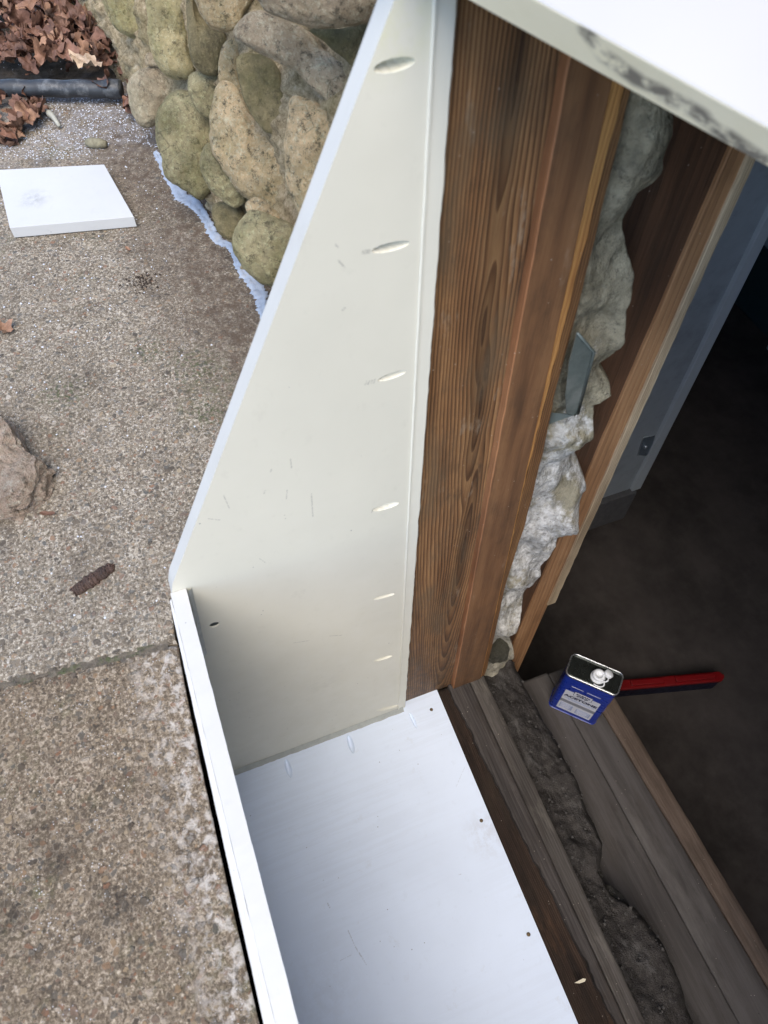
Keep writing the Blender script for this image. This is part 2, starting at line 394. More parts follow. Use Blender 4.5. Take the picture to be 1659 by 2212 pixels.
D = lambda p, z=0: onz(p, z)
cheek_marks = [(onx(c4(-790, 0)), onx(c4(-790, 1)), .0001)]
def cm(*pts):     # marks on the side panel, from crop-3 pixels (x*.5, 691.3+y*.5)
    L = []
    for a, b, c_, d, wd in pts:
        L.append((onx((a*.5, 691.3+b*.5)), onx((c_*.5, 691.3+d*.5)), wd))
    return L
MK1 = cm((1255, 600, 1260, 640, .0010), (1240, 735, 1238, 772, .0011), (965, 755, 990, 812, .0009), (1140, 750, 1147, 738, .0012), (900, 858, 950, 864, .0010), (1170, 655, 1174, 645, .0013), (1425, 1365, 1475, 1362, .0012), (1270, 1395, 1335, 1385, .0012), (1120, 1030, 1150, 1050, .0009), (1345, 750, 1352, 850, .0011))
MK1 += [(onx((1448*.5, 1055*.5)), onx((1460*.5, 1068*.5)), .0011), (onx((1462*.5, 1125*.5)), onx((1488*.5, 1155*.5)), .0012), (onx((1482*.5, 1338*.5)), onx((1488*.5, 1332*.5)), .0018)]
for gx, gy in ((782, 546), (787, 545), (792, 544), (797, 543), (789, 828), (795, 827), (801, 825), (807, 824), (803, 1104)):
    MK1.append((onx((gx, gy+3)), onx((gx+3, gy-4)), .0013))
LT = cm((1345, 970, 1400, 945, .0012), (1400, 945, 1490, 940, .0010), (1340, 1265, 1400, 1240, .0011), (1400, 1240, 1480, 1215, .0011), (1480, 1215, 1500, 1180, .0010), (1500, 1180, 1540, 1160, .001), (1540, 1160, 1650, 1155, .001))
PVC_SIDE = m_pvc('warm_tinted_board', (.635, .62, .535), MK1+LT[:0], dots=(), smear=[(onx((700, 1480)), .05, (.3, .29, .25), .12), (onx((860, 60)), .04, (.55, .58, .2), .2)])  # white board; warm surrounding light is tinted into the base colour
FM = [(D((752, 2010)), D((766, 2042)), .0013), (D((768, 2046)), D((786, 2075)), .0016), (D((786, 2075)), D((792, 2085)), .001), (D((735, 2075)), D((760, 2062)), .001), (D((1005, 1655)), D((985, 1700)), .0009), (D((708, 1952)), D((712, 1960)), .0022), (D((990, 1890)), D((996, 1888)), .0012)]
PVC_FLOOR = m_pvc('sky_tinted_floor_board', (.69, .78, .93), FM, grain=True, smear=[(D((1050, 1800)), .055, (.42, .42, .45), .35), (D((700, 2150)), .09, (.4, .4, .42), .12)])  # blue in the base colour stands in for reflected sky
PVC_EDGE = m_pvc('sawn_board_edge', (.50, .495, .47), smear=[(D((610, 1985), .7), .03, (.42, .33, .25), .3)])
PVC_BOUNCE = m_pvc('board_bounce_face', (.80, .82, .84))  # inner face made extra bright to bounce light onto floor and side panel
PVC_OFFCUT = m_pvc('offcut_board', (.49, .495, .495), smear=[(D((72, 432), .72), .035, (.2, .2, .2), .5)])
CAULK = m_plain('caulk', (.68, .67, .59), .6, var=.05, scale=12, bumpd=.0003)
CAULK_GREY = m_plain('grey_caulk', (.40, .42, .40), .35, var=.2, scale=80, bumpd=.002)
CONC1 = m_concrete('near_concrete', (.81, .72, .61), True)
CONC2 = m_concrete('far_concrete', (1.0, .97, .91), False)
DIRT = m_plain('dirt', (.06, .048, .036), .95, var=.6, scale=60, bumpd=.006, dirtc=(.09, .09, .04), dirtf=.5)
kn = [(onx((1048, 705), -.012), .075), (onx((1036, 872), -.012), .065), (onx((1000, 1185), -.012), .05), (onx((1120, 140), -.012), .05)]
JAMB = m_wood('old_fir', ((.39, .225, .10), (.21, .105, .045), (.05, .024, .011)), 270, [(float(k[1])-.012*.6, float(k[2]), s) for k, s in kn], ring=1, fib=.35, dirt=.42, warp=.010, foot=.8,
              wear=[((.33, .28, .21), 34, .60, .70, .5), ((.12, .085, .05), 16, .5, .62, .6), ((.03, .022, .016), 40, .60, .70, .6)])
STOP = m_wood('stained_fir', ((.23, .12, .056), (.18, .09, .042), (.10, .05, .025)), 60, ring=.25, fib=.3, dirt=.45, rough=.6, bumpd=.0004, foot=.5, wear=[((.30, .22, .15), 40, .62, .70, .35)])
STOPSIDE = m_wood('reddish_fir', ((.38, .19, .09), (.30, .135, .06), (.18, .08, .035)), 60, ring=.3, fib=.4, dirt=.25, rough=.62, bumpd=.0005)
ORANGE = m_wood('split_fir', ((.60, .33, .11), (.42, .21, .07), (.26, .11, .035)), 220, ring=.5, fib=.5, dirt=.12, rough=.55, bumpd=.0015)
RIB = m_wood('ribbed_fir', ((.30, .165, .065), (.17, .08, .03), (.06, .028, .012)), 330, ring=.95, fib=.4, dirt=.3, rough=.6, bumpd=.002)
DARKB = m_wood('dark_board', ((.12, .06, .032), (.085, .042, .022), (.04, .02, .011)), 90, ring=.4, fib=.45, dirt=.5)
STUD = m_wood('pine_stud', ((.42, .24, .12), (.32, .17, .08), (.17, .085, .04)), 120, ring=.5, fib=.4, dirt=.3)
PLY = m_wood('plywood_edge', ((.55, .45, .31), (.45, .35, .23), (.2, .14, .08)), 330, ring=.6, fib=.4, dirt=.2)
GREYW = m_wood('weathered_plank', ((.088, .077, .073), (.058, .050, .047), (.020, .017, .016)), 150, axis='x', ring=.45, fib=.6, dirt=.55, bumpd=.0015,
               wear=[((.24, .21, .19), 14, .54, .70, .5), ((.018, .014, .012), 20, .55, .66, .7)], rough=.8)
SILL2 = m_wood('pale_sill', ((.105, .094, .086), (.070, .062, .056), (.026, .022, .020)), 200, axis='x', ring=.4, fib=.6, dirt=.35, bumpd=.0015,
               wear=[((.20, .185, .155), 16, .52, .64, .5), ((.02, .016, .014), 26, .56, .66, .6)], rough=.8)
ROTW = m_wood('rotten_wood', ((.075, .045, .03), (.03, .018, .012), (.010, .007, .006)), 260, axis='x', ring=.7, fib=.8, dirt=.6, bumpd=.004,
             wear=[((.12, .06, .03), 22, .56, .68, .45)], rough=.9)
TREAD = m_wood('tread_plank', ((.10, .091, .087), (.082, .074, .070), (.055, .049, .046)), 90, axis='x', ring=.12, fib=.3, dirt=.3, bumpd=.0008,
               wear=[((.04, .035, .032), 24, .60, .7, .5), ((.19, .175, .16), 12, .56, .72, .35)], rough=.8)
NOSE = m_wood('nosing', ((.155, .115, .088), (.115, .082, .062), (.055, .038, .029)), 140, axis='x', ring=.35, fib=.5, dirt=.4, bumpd=.001,
              wear=[((.05, .04, .035), 14, .52, .64, .6)], rough=.75)

# ------------------------------------------------------------------ setting: ground and patio
GZ = .70
SOIL = m_plain('soil', (.075, .058, .043), .95, var=.6, scale=45, bumpd=.008, dirtc=(.2, .19, .18), dirtf=.35)
g = mesh('ground', [(-60, -60, GZ-.03), (60, -60, GZ-.03), (60, -.36, GZ-.03), (1.7, -.36, GZ-.03), (0.0, -.36, GZ-.03), (-.03, -.36, GZ-.03), (-.03, .1, GZ-.03), (-60, .1, GZ-.03)],
         [(0, 1, 2, 3, 4, 5), (0, 5, 6, 7)], SOIL, origin=(0, 0, GZ-.03)); tag(g, kind='structure')
def seam(y): return .023+(y+.521)*.104
def slab(name, near, mat, x0, x1):
    V, F = [], []; N = 520 if near else 560
    ROWS = [.12, .12, .08, .02, -.05, -.12, -.2, -.27, -.325, -.331, -.334, -.338, -.346, -.36, -.39, -.43, -.49, -.57, -.67, -.84, -1.1, -1.5, -2.8]
    offs = ROWS if not near else [0, 0, .003, .007, .014, .03, .06, .1, .16, .24, .34, .5, .8, 1.3, 2.5]
    for i in range(N+1):
        t = i/N
        for j, o in enumerate(offs):
            xx = x0+(.037-x0)*t
            if near or xx > -.024:
                jag = .0030*noise.fractal(Vector((xx*42, 0, 5)), 1, 2, 5)+.0035*noise.fractal(Vector((xx*9, 2, 5)), 1, 2, 2)
                ye = -.332+.012*math.exp(-max(0, xx if not near else seam(-.33)+t*(x1-.05))/.13)+jag+(.002 if near else .000)
                if not near: ye += 0
                wtop = max(0, 1-o/.012)
            else: ye = .12; wtop = 0
            y = ye-o-(0 if j else -.002)
            if not near:
                y = min(o, ye)-(0 if j else -.002); wtop = max(0, 1-(ye-y)/.012) if xx > -.024 else 0
            if near: xs = seam(y)+.0015+.002*fr(y*45, 3, 3)+t*(x1-.05); edge = t*(x1-.05)
            else: q_ = seam(min(y, -.334)); q_ -= .0022*abs(fr(y*38, 8, 3)); xs = x0+(q_-.0015-x0)*t; edge = (1-t)*(q_-x0)
            if j == 0: z = GZ-.75; y = ye-.11 if ye < 0 else ye
            else:
                z = GZ+.0009*noise.fractal(Vector((xs*22, y*22, 1)), 1, 2, 4)
                z -= wtop*(.0022+.004*abs(noise.fractal(Vector((xs*60, y*60, 3)), 1, 2, 3)))
                if edge < .012: z -= (.012-edge)*.22
            V.append((xs, y, z))
    m = len(offs)
    for i in range(N):
        for j in range(m-1): F.append((i*m+j, i*m+j+1, (i+1)*m+j+1, (i+1)*m+j))
    e = 0 if near else N       # side face in the seam
    b = len(V)
    for j in range(m): p = V[e*m+j]; V.append((p[0], p[1], GZ-.05 if j else GZ-.75))
    for j in range(m-1): F.append((e*m+j, e*m+j+1, b+j+1, b+j))
    o = mesh(name, V, F, mat, None, True, origin=(0, -.4, GZ)); tag(o, kind='structure'); return o
slab('patio', True, CONC1, .05, 2.2)
slab('patio', False, CONC2, -1.30, .03)
# dirt packed in the joint
V, F = [], []
for i in range(260):
    y = -.332-i*.004; d = -.0018+.0022*fr(y, 0, 0, 60)
    for k in range(5):
        V.append((seam(y)-.006+k*.003, y, GZ+d+.002*fr(y, k, 4, 70)))
for i in range(259):
    for k in range(4): F.append((i*5+k, i*5+k+1, i*5+k+6, i*5+k+5))
JOINT = m_plain('joint_dirt', (.13, .108, .08), .95, var=.6, scale=90, bumpd=.006, dirtc=(.05, .065, .02), dirtf=.8)
tag(mesh('joint_dirt', V, F, JOINT), 'dark mossy dirt packed in the joint between the two concrete slabs', 'dirt', kind='stuff')

# ------------------------------------------------------------------ side panel, floor panel, front board
T = .020
def slope(z): return -.303+.487*(z-.758)
poly = [(0, -.006, -.02), (0, -.006, 1.368), (0, slope(1.40), 1.40-.004), (0, slope(.758), .758), (0, -.309, .738), (0, -.405, -.02)]
poly[2] = (0, slope(1.368)-.0, 1.372)
side = prism('side_panel', poly, (-T, 0, 0), [PVC_SIDE, PVC_EDGE])
tag(side, 'white side panel with warm light in its colour, long sloping edge butting the bare jamb', 'panel')
for p in side.data.polygons:
    if abs(p.normal.x) < .5: p.material_index = 1
cut = []
for (x0, y0), (x1, y1), th, dp in (((806, 150), (893, 132), 15, .006), ((802, 543), (882, 525), 9.5, .005), ((815, 822), (875, 803), 6.5, .0042), ((802, 1103), (860, 1087), 6, .0036), ((804, 1295), (851, 1283), 3.2, .0025), ((806, 1428), (846, 1417), 3.2, .0025), ((812, 1535), (858, 1524), 3.5, .0025)):
    A = onx((x0, y0)); B = onx((x1, y1)); c = (A+B)/2; dz = np.linalg.norm(onx((x0, y0+th))-onx((x0, y0-th)))/2
    c[0] = dp*.45; ax = (B-A)/2; ax[0] = -dp*.5
    cut.append(ellipsoid('cutter', c, (ax*1.08, (dp*2.2, 0, 0), (0, 0, dz*1.08)), CAULK, u=16, v=30, jit=.05))
h = onx((463, 1350))
cut.append(lathe('cutter', [(.0068, -.004), (.0068, .01)], (0, h[1], h[2]), CAULK, axis=(1, 0, 0)))
bake_bool(side, cut); bevel(side, .0006, 1) if False else None
DARKM = m_plain('dark_screw', (.006, .020, .025), .55)
lathe('screw', [(.0066, 0), (.0064, .0016), (.003, .0012)], (-.0039, h[1], h[2]), DARKM, side, axis=(1, 0, 0))
# caulk along the jamb: an uneven bead from panel face to wood
def bead(name, path, A, B, mat, parent, n=200, amp=.0015, seed=0, w=6):
    """path(t) -> point; A, B -> across vectors of its two lips; bulge outwards"""
    V, F = [], []
    for i in range(n+1):
        t = i/n; P = np.array(path(t), float); a = np.array(A, float)*(1+amp*300*.4*fr(t*30, seed, 1)); b = np.array(B, float)*(1+amp*300*.4*fr(t*30, seed, 7))
        for k in range(w+1):
            s = k/w; q = a*(1-s)+b*s; bulge = (a+b)*.25*math.sin(math.pi*s)*(.6+.8*fr(t*45, s, seed))
            V.append(P+q+bulge)
    for i in range(n):
        for k in range(w): a = i*(w+1)+k; F.append((a, a+1, a+w+2, a+w+1))
    return mesh(name, V, F, mat, parent, True)
V, F = [], []
n = 260
for i in range(n+1):
    z = 0.0+1.38*i/n; f1 = fr(z*30, 1, 1); f2 = fr(z*30, 5, 2); f3 = fr(z*12, 9, 2)
    wdt = .011+.006*z
    V += [(.0003, -.0112+.0005*f1, z), (.0022+.0006*f3, -.0102+.0005*f1, z), (.0020+.0004*f3, -.0088+.0006*f2, z), (.0002, -.0080+.0004*f2, z), (-.0004+.0001*f3, .0050+.0009*f1, z), (-.0022, .0066+.0013*f1+.0006*f2, z), (-.0125, .0070+.0013*f1, z)]
for i in range(n):
    for k in range(6): a = i*7+k; F.append((a, a+1, a+8, a+7))
mesh('caulk_bead', V, F, CAULK, side, False)
# caulk at the foot, where it meets the floor panel
V, F = [], []
for i in range(n+1):
    y = -.372+.372*i/n; f1 = fr(y*50, 1, 1); f2 = fr(y*50, 5, 2)
    V += [(.0003, y, .0105+.001*f1), (.003+.0004*f2, y, .0065), (.0055+.001*f2, y, .003), (.008+.0012*f2, y, .0008)]
for i in range(n):
    for k in range(3): a = i*4+k; F.append((a, a+1, a+5, a+4))
mesh('caulk_bead', V, F, CAULK_GREY, side, True)
# short bead in the corner behind the board
V, F = [], []
for i in range(61):
    z = .738-.18*i/60; y = -.290-(.738-z)*.108; f1 = fr(z*60, 1, 1)
    V += [(.0003, y+.0050+.0008*f1, z), (.003, y+.003, z), (.004, y, z)]
for i in range(60):
    for k in range(2): a = i*3+k; F.append((a, a+1, a+4, a+3))
mesh('caulk_bead', V, F, CAULK_GREY, side, True)

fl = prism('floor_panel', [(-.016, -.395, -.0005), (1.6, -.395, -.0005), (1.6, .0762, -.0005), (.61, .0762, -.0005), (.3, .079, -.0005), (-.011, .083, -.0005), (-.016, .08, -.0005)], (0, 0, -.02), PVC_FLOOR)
for v in fl.data.vertices:
    pass
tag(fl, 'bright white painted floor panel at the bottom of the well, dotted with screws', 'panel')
cut = []
for (x0, y0), (x1, y1), wd, dp in (((617, 1640), (630, 1684), 7, .006), ((752, 1588), (765, 1632), 6.5, .006), ((885, 1540), (903, 1578), 4, .005)):
    A = onz((x0, y0)); B = onz((x1, y1)); c = (A+B)/2; c[2] = dp*.35; ax = (B-A)/2; ax[2] = dp*.5
    hw = np.linalg.norm(onz((x0+wd, y0))-onz((x0-wd, y0)))/2
    cut.append(ellipsoid('cutter', c, (ax, (0, hw, 0), (0, 0, dp*1.5)), CAULK, u=16, v=30, jit=.04))
SH = [(932, 1532), (1040, 1772), (1142, 2018)]
for p in SH:
    q = onz(p); cut.append(lathe('cutter', [(.0038, -.0035), (.0042, .004)], q, CAULK))
bake_bool(fl, cut)
RUST = m_plain('rusty_screw', (.16, .11, .06), .5, metal=.6, var=.5, scale=200)
for p in SH:
    q = onz(p); lathe('screw', [(.0033, -.0034), (.0034, -.0022), (.0015, -.0018)], q, RUST, fl)
# front board: leans in a little; two plies show on its outer face
def brd(x, off, z): return (x, -.291+off-(.74-z)*.108, z)
fb = empty('front_board', (.5, -.33, 0), 'white sawn board on edge between the concrete slab and the floor panel', 'board')
V = []; F = []; N = 180; zt = .740
prof = [(0, 0), (-.0190, 0), (-.0192, -.004), (-.0192, -.745), (0, -.745)]
for i in range(N+1):
    x = .0005+1.599*i/N
    for k, (o, dz) in enumerate(prof):
        f = .0004*fr(x*40, k, 3); c = .0006 if k in (0,) else 0
        V.append(brd(x, o+f-c, zt+dz+(f if k < 2 else 0)))
for i in range(N):
    for k in range(5): F.append((i*5+k, i*5+(k+1) % 5, (i+1)*5+(k+1) % 5, (i+1)*5+k))
F += [[0, 1, 2, 3, 4], [N*5+k for k in range(5)][::-1]]
bo = mesh('board', V, F, [PVC_EDGE, PVC_BOUNCE], fb)
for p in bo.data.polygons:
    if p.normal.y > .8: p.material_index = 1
V = []; F = []
prof = [(-.0194, -.0035), (-.0240, -.0040), (-.0245, -.0065), (-.0300, -.0068), (-.0305, -.010), (-.0306, -.7), (-.0194, -.7)]
for i in range(N+1):
    x = .006+1.59*i/N; g_ = min(1, i/60)
    for k, (o, dz) in enumerate(prof):
        f = .0004*fr(x*50, k, 9)
        oo = o if k in (0, 6) else -.0194+(o+.0194)*(.25+.75*g_)
        V.append(brd(x, oo+f, zt+dz+f))
for i in range(N):
    for k in range(7): F.append((i*7+k, i*7+(k+1) % 7, (i+1)*7+(k+1) % 7, (i+1)*7+k))
F += [[0, 1, 2, 3, 4, 5, 6], [N*7+k for k in range(7)][::-1]]
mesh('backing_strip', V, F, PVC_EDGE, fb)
shade_panel = prism('side_panel', [(1.62, p[1], p[2]) for p in poly], (-T, 0, 0), PVC_SIDE)  # out of view, added to shade the lower part of the side panel
tag(shade_panel, 'unseen side panel added at the far end of the well for its shade', 'panel')

# ------------------------------------------------------------------ door frame
JX = -.012
df = empty('door_frame', (-.02, .1, -.02), 'bare weathered brown wood door frame beside the white side panel, with jamb, stop and worn sill', 'door frame')
def yline(pa, pb, x):
    A = onx(pa, x); B = onx(pb, x); k = (B[1]-A[1])/(B[2]-A[2]); return lambda z: A[1]+(z-A[2])*k
y_js = yline(c2(735, 235), c4(295, 1480), JX)
SXX = .000
y_s0 = yline(c2(800, 255), c4(335, 1400), SXX)
y_s1 = yline(c2(985, 370), c4(430, 1500), SXX)
def ypts(px, x):
    Q = sorted([onx(p, x) for p in px], key=lambda q: q[2]); zz = [q[2] for q in Q]; yy = [q[1] for q in Q]
    return lambda z: float(np.interp(z, zz, yy))
y_o1 = ypts([c2(1035, 385), c4(785, 0), c4(712, 290), c4(645, 560), c4(560, 900), c4(424, 1510)], -.003)
y_r1 = ypts([c2(1062, 400), c4(822, 0), c4(742, 290), c4(688, 560), c4(612, 870), c4(528, 1130), c4(445, 1500)], -.004)
rough_strip('jamb', lambda z: .004, lambda z: y_s0(z)+.004, JX, .03, -.004, 1.95, JAMB, df, jl=.0, n=100)
st = rough_strip('door_stop', lambda z: y_s0(z), lambda z: y_s1(z), SXX, .0115, .002, 1.95, [STOP, STOPSIDE], df, jl=.0006, jr=.0006)
for p in st.data.polygons:
    if p.normal.y < -.5: p.material_index = 1
rough_strip('jamb_edge', lambda z: y_s1(z)+.0006, lambda z: max(y_s1(z)+.002, y_o1(z)), SXX-.002, .028, .004, 1.95, ORANGE, df, jr=.0022, seed=3)
rough_strip('jamb_edge', lambda z: max(y_s1(z)+.003, y_o1(z)-.006), lambda z: y_r1(z)+.001, -.0035, .02, .004, 1.95, RIB, df, jr=.001, seed=5)
# sill: rotten strip, worn plank, pale strip, all running along x
def hstrip(name, yl, yr, z, th, x0, x1, mat, parent, jl=0, jr=0, n=240, seed=0, rough=.0008, w=8, zf=None):
    V, F = [], []
    m = w+3
    for i in range(n+1):
        x = x0+(x1-x0)*i/n
        a = yl(x) if callable(yl) else yl; b = yr(x) if callable(yr) else yr
        a += jl*fr(x*16, seed, 1); b += jr*fr(x*16, seed, 8)
        V.append((x, a, z-th))
        for k in range(w+1):
            s = k/w if 1 < k < w-1 else {0: 0, 1: .02, w-1: .98, w: 1}[k]; zz = z+rough*fr(x*12, (a+(b-a)*s)*60, seed)-(.0015 if k in (0, w) else 0)
            if zf: zz += zf(x, s)
            V.append((x, a+(b-a)*s, zz))
        V.append((x, b, z-th))
    for i in range(n):
        for k in range(m): F.append((i*m+k, i*m+(k+1) % m, (i+1)*m+(k+1) % m, (i+1)*m+k))
    F += [list(range(m)), [n*m+k for k in range(m)][::-1]]
    return mesh(name, V, F, mat, parent, True)
def xline(pa, pb, z):
    A = onz(pa, z); B = onz(pb, z); k = (B[1]-A[1])/(B[0]-A[0]); return lambda x: A[1]+(x-A[0])*k
s_rot0 = .070; s_p0 = xline(c6(330, 200), c6(880, 1300), .004); s_g = xline(c6(378, 95), c6(1050, 1555), .004); s_g2 = xline(c6(392, 90), c6(1062, 1555), .002); s_e = xline(c6(430, 50), c6(1130, 1555), .0)
hstrip('rotten_sill_strip', s_rot0, lambda x: s_p0(x)+.006, -.014, .03, -.012, 1.6, ROTW, df, rough=.004, w=14, seed=2)
hstrip('sill_plank', lambda x: s_p0(x)+.003*fr(x*55, 3, 1), lambda x: s_g(x)-.0008, .003, .05, -.012, 1.6, GREYW, df, jl=.003, rough=.0012, seed=4)
hstrip('sill_lip', lambda x: s_g(x)+.0012, lambda x: s_e(x), .001, .05, -.018, 1.6, SILL2, df, jr=.0012, rough=.0008, seed=6,
       zf=lambda x, s: -.004 if abs(s-.16) < .05 else 0)
mesh('splinter', [onz(c6(822, 1378), .004), onz(c6(860, 1358), .007), onz(c6(873, 1360), .006), onz(c6(868, 1372), .004), onz(c6(845, 1380), .003)], [(0, 1, 2, 3, 4)], m_plain('pale_splinter', (.6, .55, .42), .6))
tag(bpy.data.objects['splinter'], 'pale wood splinter lying on the worn sill near the bottom of the frame', 'splinter')

# ------------------------------------------------------------------ stone foundation in the doorway
def m_mason():
    n = NT('whitewashed_masonry'); x, y, z = n.xyz()
    a = n.noise(scale=34, detail=8, rough=.7); col = n.mix(n.mr(a, .35, .65), (.35, .315, .225), (.18, .16, .11))
    hi = n.mr(z, .98, 1.18, 0, 1)
    wm = n.ramp(n.math('ADD', n.noise(n.map(sc=(1, 1, .7)), 17, 7, .7), n.mr(z, .95, .72, -.20, .03)), [(.43, 0), (.52, 1)])
    wm = n.math('MULTIPLY', wm, n.mr(z, .05, .3, .3, 1))
    col = n.mix(n.math('MULTIPLY', wm, .88), col, n.mix(n.mr(n.noise(scale=130, detail=4), .4, .6), (.64, .63, .61), (.42, .41, .385)))
    pit = n.ramp(n.noise(scale=85, detail=7, rough=.85), [(.38, 1), (.47, 0)]); col = n.mix(n.math('MULTIPLY', pit, .65), col, (.06, .055, .045))
    h = n.math('ADD', n.math('MULTIPLY', a, 2), n.noise(scale=260, detail=4))
    seam_ = n.ramp(n.voro(n.map(sc=(1, 1, .7)), 17, 'DISTANCE_TO_EDGE'), [(0, 1), (.05, .5), (.12, 0)]); col = n.mix(n.math('MULTIPLY', seam_, n.math('MULTIPLY', n.mr(a, .4, .6), .55)), col, (.12, .11, .085))
    return n.done(col, .9, n.bump(h, .8, .003), spec=.2)
MAS = m_mason()
XM = -.012
outline = [c2(1180, 330), c2(1225, 470), c2(1258, 530), c2(1255, 590), c2(1212, 650), c2(1192, 690), c2(1218, 750), c2(1190, 820), c2(1100, 880), c2(1052, 950), c2(1050, 1020), c2(1085, 1130), c2(1106, 1200), c2(1082, 1280), c2(1050, 1330), c2(1040, 1390), c4(1035, 40), c4(1030, 150), c4(1000, 190), c4(950, 215), c4(985, 270), c4(980, 312), c4(905, 365), c4(905, 405), c4(893, 500), c4(886, 600), c4(896, 700), c4(905, 770), c4(835, 845), c4(820, 885), c4(782, 940), c4(750, 1000), c4(692, 1080), c4(682, 1140), c4(650, 1200), c4(577, 1208), c4(577, 1300), c4(556, 1335), c4(540, 1365), c4(563, 1420), c4(552, 1490), c4(505, 1540), c4(520, 1600), c4(500, 1750)]
oz = [onx(p, XM) for p in outline]; oz.sort(key=lambda q: q[2])
zs = [q[2] for q in oz]; ys = [q[1] for q in oz]
def yout(z): return float(np.interp(z, zs, ys))
V, F = [], []; nz, ny = 420, 60
for i in range(nz+1):
    z = -.22+1.95*i/nz
    a = y_r1(max(z, 0))+.002; b = yout(z)+.006
    for k in range(ny+1):
        s = k/ny; y = a+(b-a)*s
        round_ = -.06*max(0, (s-.88)/.12)**2.2
        lump = .032*fr(y*12, z*8, 1, 1, 2)+.006*fr(y*30, z*26, 4, 1, 2)+.002*fr(y*100, z*100, 8)
        dent = -.020*max(0, .16-s)/.16
        V.append((XM-.004+lump*(.1+.9*min(1, s*3))+dent+round_, y, z))
    V.append((XM-.30, b-.01, z))
m = ny+2
for i in range(nz):
    for k in range(m-1): F.append((i*m+k, i*m+k+1, (i+1)*m+k+1, (i+1)*m+k))
fw = mesh('foundation_wall', V, F, MAS, None, True)
tag(fw, 'lumpy whitewashed rubble masonry exposed between the door frame and the dark inner board', 'wall')
# rubble ledge below the sill
def m_ledge():
    n = NT('dusty_rubble'); a = n.noise(scale=26, detail=8, rough=.7)
    col = n.mix(n.mr(a, .35, .66), (.060, .054, .050), (.028, .025, .024))
    lt = n.ramp(n.noise(n.map(sc=(.5, 1, 1)), 15, 6, .7), [(.56, 0), (.68, 1)]); col = n.mix(n.math('MULTIPLY', lt, .6), col, (.14, .135, .13))
    s_ = n.ramp(n.noise(scale=420, detail=3, rough=.8), [(.55, 0), (.66, 1)]); col = n.mix(n.math('MULTIPLY', s_, .45), col, (.17, .16, .15))
    return n.done(col, .9, n.bump(n.math('ADD', n.math('MULTIPLY', a, 2), n.noise(scale=380, detail=4)), .9, .004), spec=.2)
LED = m_ledge()
LB = [(c6(580, 90), -.19), (c6(720, 330), -.19), (c6(800, 500), -.19), (c6(880, 690), -.19), (c6(925, 800), -.19), (c6(900, 920), -.19), (c6(960, 1010), -.19), (c6(1060, 1060), -.19), (c6(1180, 1210), -.19), (c6(1225, 1300), -.19), (c6(1260, 1440), -.19), (c6(1310, 1555), -.19), (c6(1400, 1800), -.19)]
lq = [onz(p, z) for p, z in LB]; lx = [q[0] for q in lq]; ly = [q[1] for q in lq]
V, F = [], []; nx, ny = 440, 50
for i in range(nx+1):
    x = -.20+1.8*i/nx; b = float(np.interp(x, lx, ly)); a = .165
    for k in range(ny+1):
        s = k/ny; y = a+(b-a)*s
        z = -.028-.045*s-.10*max(0, (s-.72)/.28)**2.0+.026*fr(x*9, y*12, 2)*(1-.4*s)+.008*fr(x*34, y*34, 6)+.0015*fr(x*160, y*160, 6)
        V.append((x, y, z))
    V.append((x, b+.004, -.24))
m = ny+2
for i in range(nx):
    for k in range(m-1): F.append((i*m+k, i*m+k+1, (i+1)*m+k+1, (i+1)*m+k))
tag(mesh('rubble_ledge', V, F, LED, None, True), 'dark dusty rubble ledge between the worn sill and the wooden step', 'masonry')
LR = m_stone('ledge_rock', (.10, .095, .088), (.055, .052, .048), .05, (.05, .05, .03), .4)
lg = bpy.data.objects['rubble_ledge']
for i, (px, py, rx, ry, rz_, z) in enumerate(((850, 700, .040, .026, .03, -.085), (880, 860, .045, .028, .035, -.10), (770, 560, .05, .03, .03, -.085), (1010, 1110, .07, .035, .03, -.10), (1120, 1400, .075, .045, .03, -.105), (690, 400, .06, .028, .03, -.08), (1230, 1520, .05, .03, .03, -.11))):
    q = onz(c6(px, py), z); blobrock('rock', (q[0], q[1], q[2]-rz_*.6), (rx, ry, rz_), LR, i*5.3, lg, .22)
# loose grit where the ledge meets the step
SZ_ = -.1995
GRIT = m_plain('grit', (.10, .095, .09), .9, var=.5, scale=300)
def bits(name, pts, mat, smin, smax, flat=.7):
    V, F = [], []
    for p in pts:
        s = random.uniform(smin, smax)*random.uniform(.5, 1); R = Matrix.Rotation(random.random()*6.28, 3, Vector((random.random(), random.random(), random.random()+.1)).normalized())
        b = len(V)
        for q in ((1, 0, 0), (-1, 0, 0), (0, 1, 0), (0, -1, 0), (0, 0, 1), (0, 0, -1)):
            v = R @ (Vector(q)*s*random.uniform(.6, 1.1)); V.append((p[0]+v.x, p[1]+v.y, p[2]+v.z*flat+s*.3))
        for f in ((0, 2, 4), (2, 1, 4), (1, 3, 4), (3, 0, 4), (2, 0, 5), (1, 2, 5), (3, 1, 5), (0, 3, 5)): F.append([b+k for k in f])
    return mesh(name, V, F, mat)
pts = []
for _ in range(3500):
    x = random.uniform(.2, .75); b = float(np.interp(x, lx, ly)); pts.append((x, b+abs(random.gauss(0, .012))-.004, -.199))
tag(bits('grit', pts, GRIT, .0006, .0018), 'dark loose grit crumbled along the foot of the rubble ledge', 'grit', kind='stuff')
CHIP = m_plain('rubble_chips', (.085, .08, .075), .9, var=.5, scale=120)
pts = []
for _ in range(420):
    x = random.uniform(-.1, .9); b = float(np.interp(x, lx, ly)); s_ = random.random(); y = .185+(b-.185)*s_; ht_ = -.030-.045*s_-.10*max(0, (s_-.72)/.28)**2+.026*fr(x*9, y*12, 2)*(1-.4*s_)+.008*fr(x*34, y*34, 6)
    pts.append((x, y, ht_-.001))
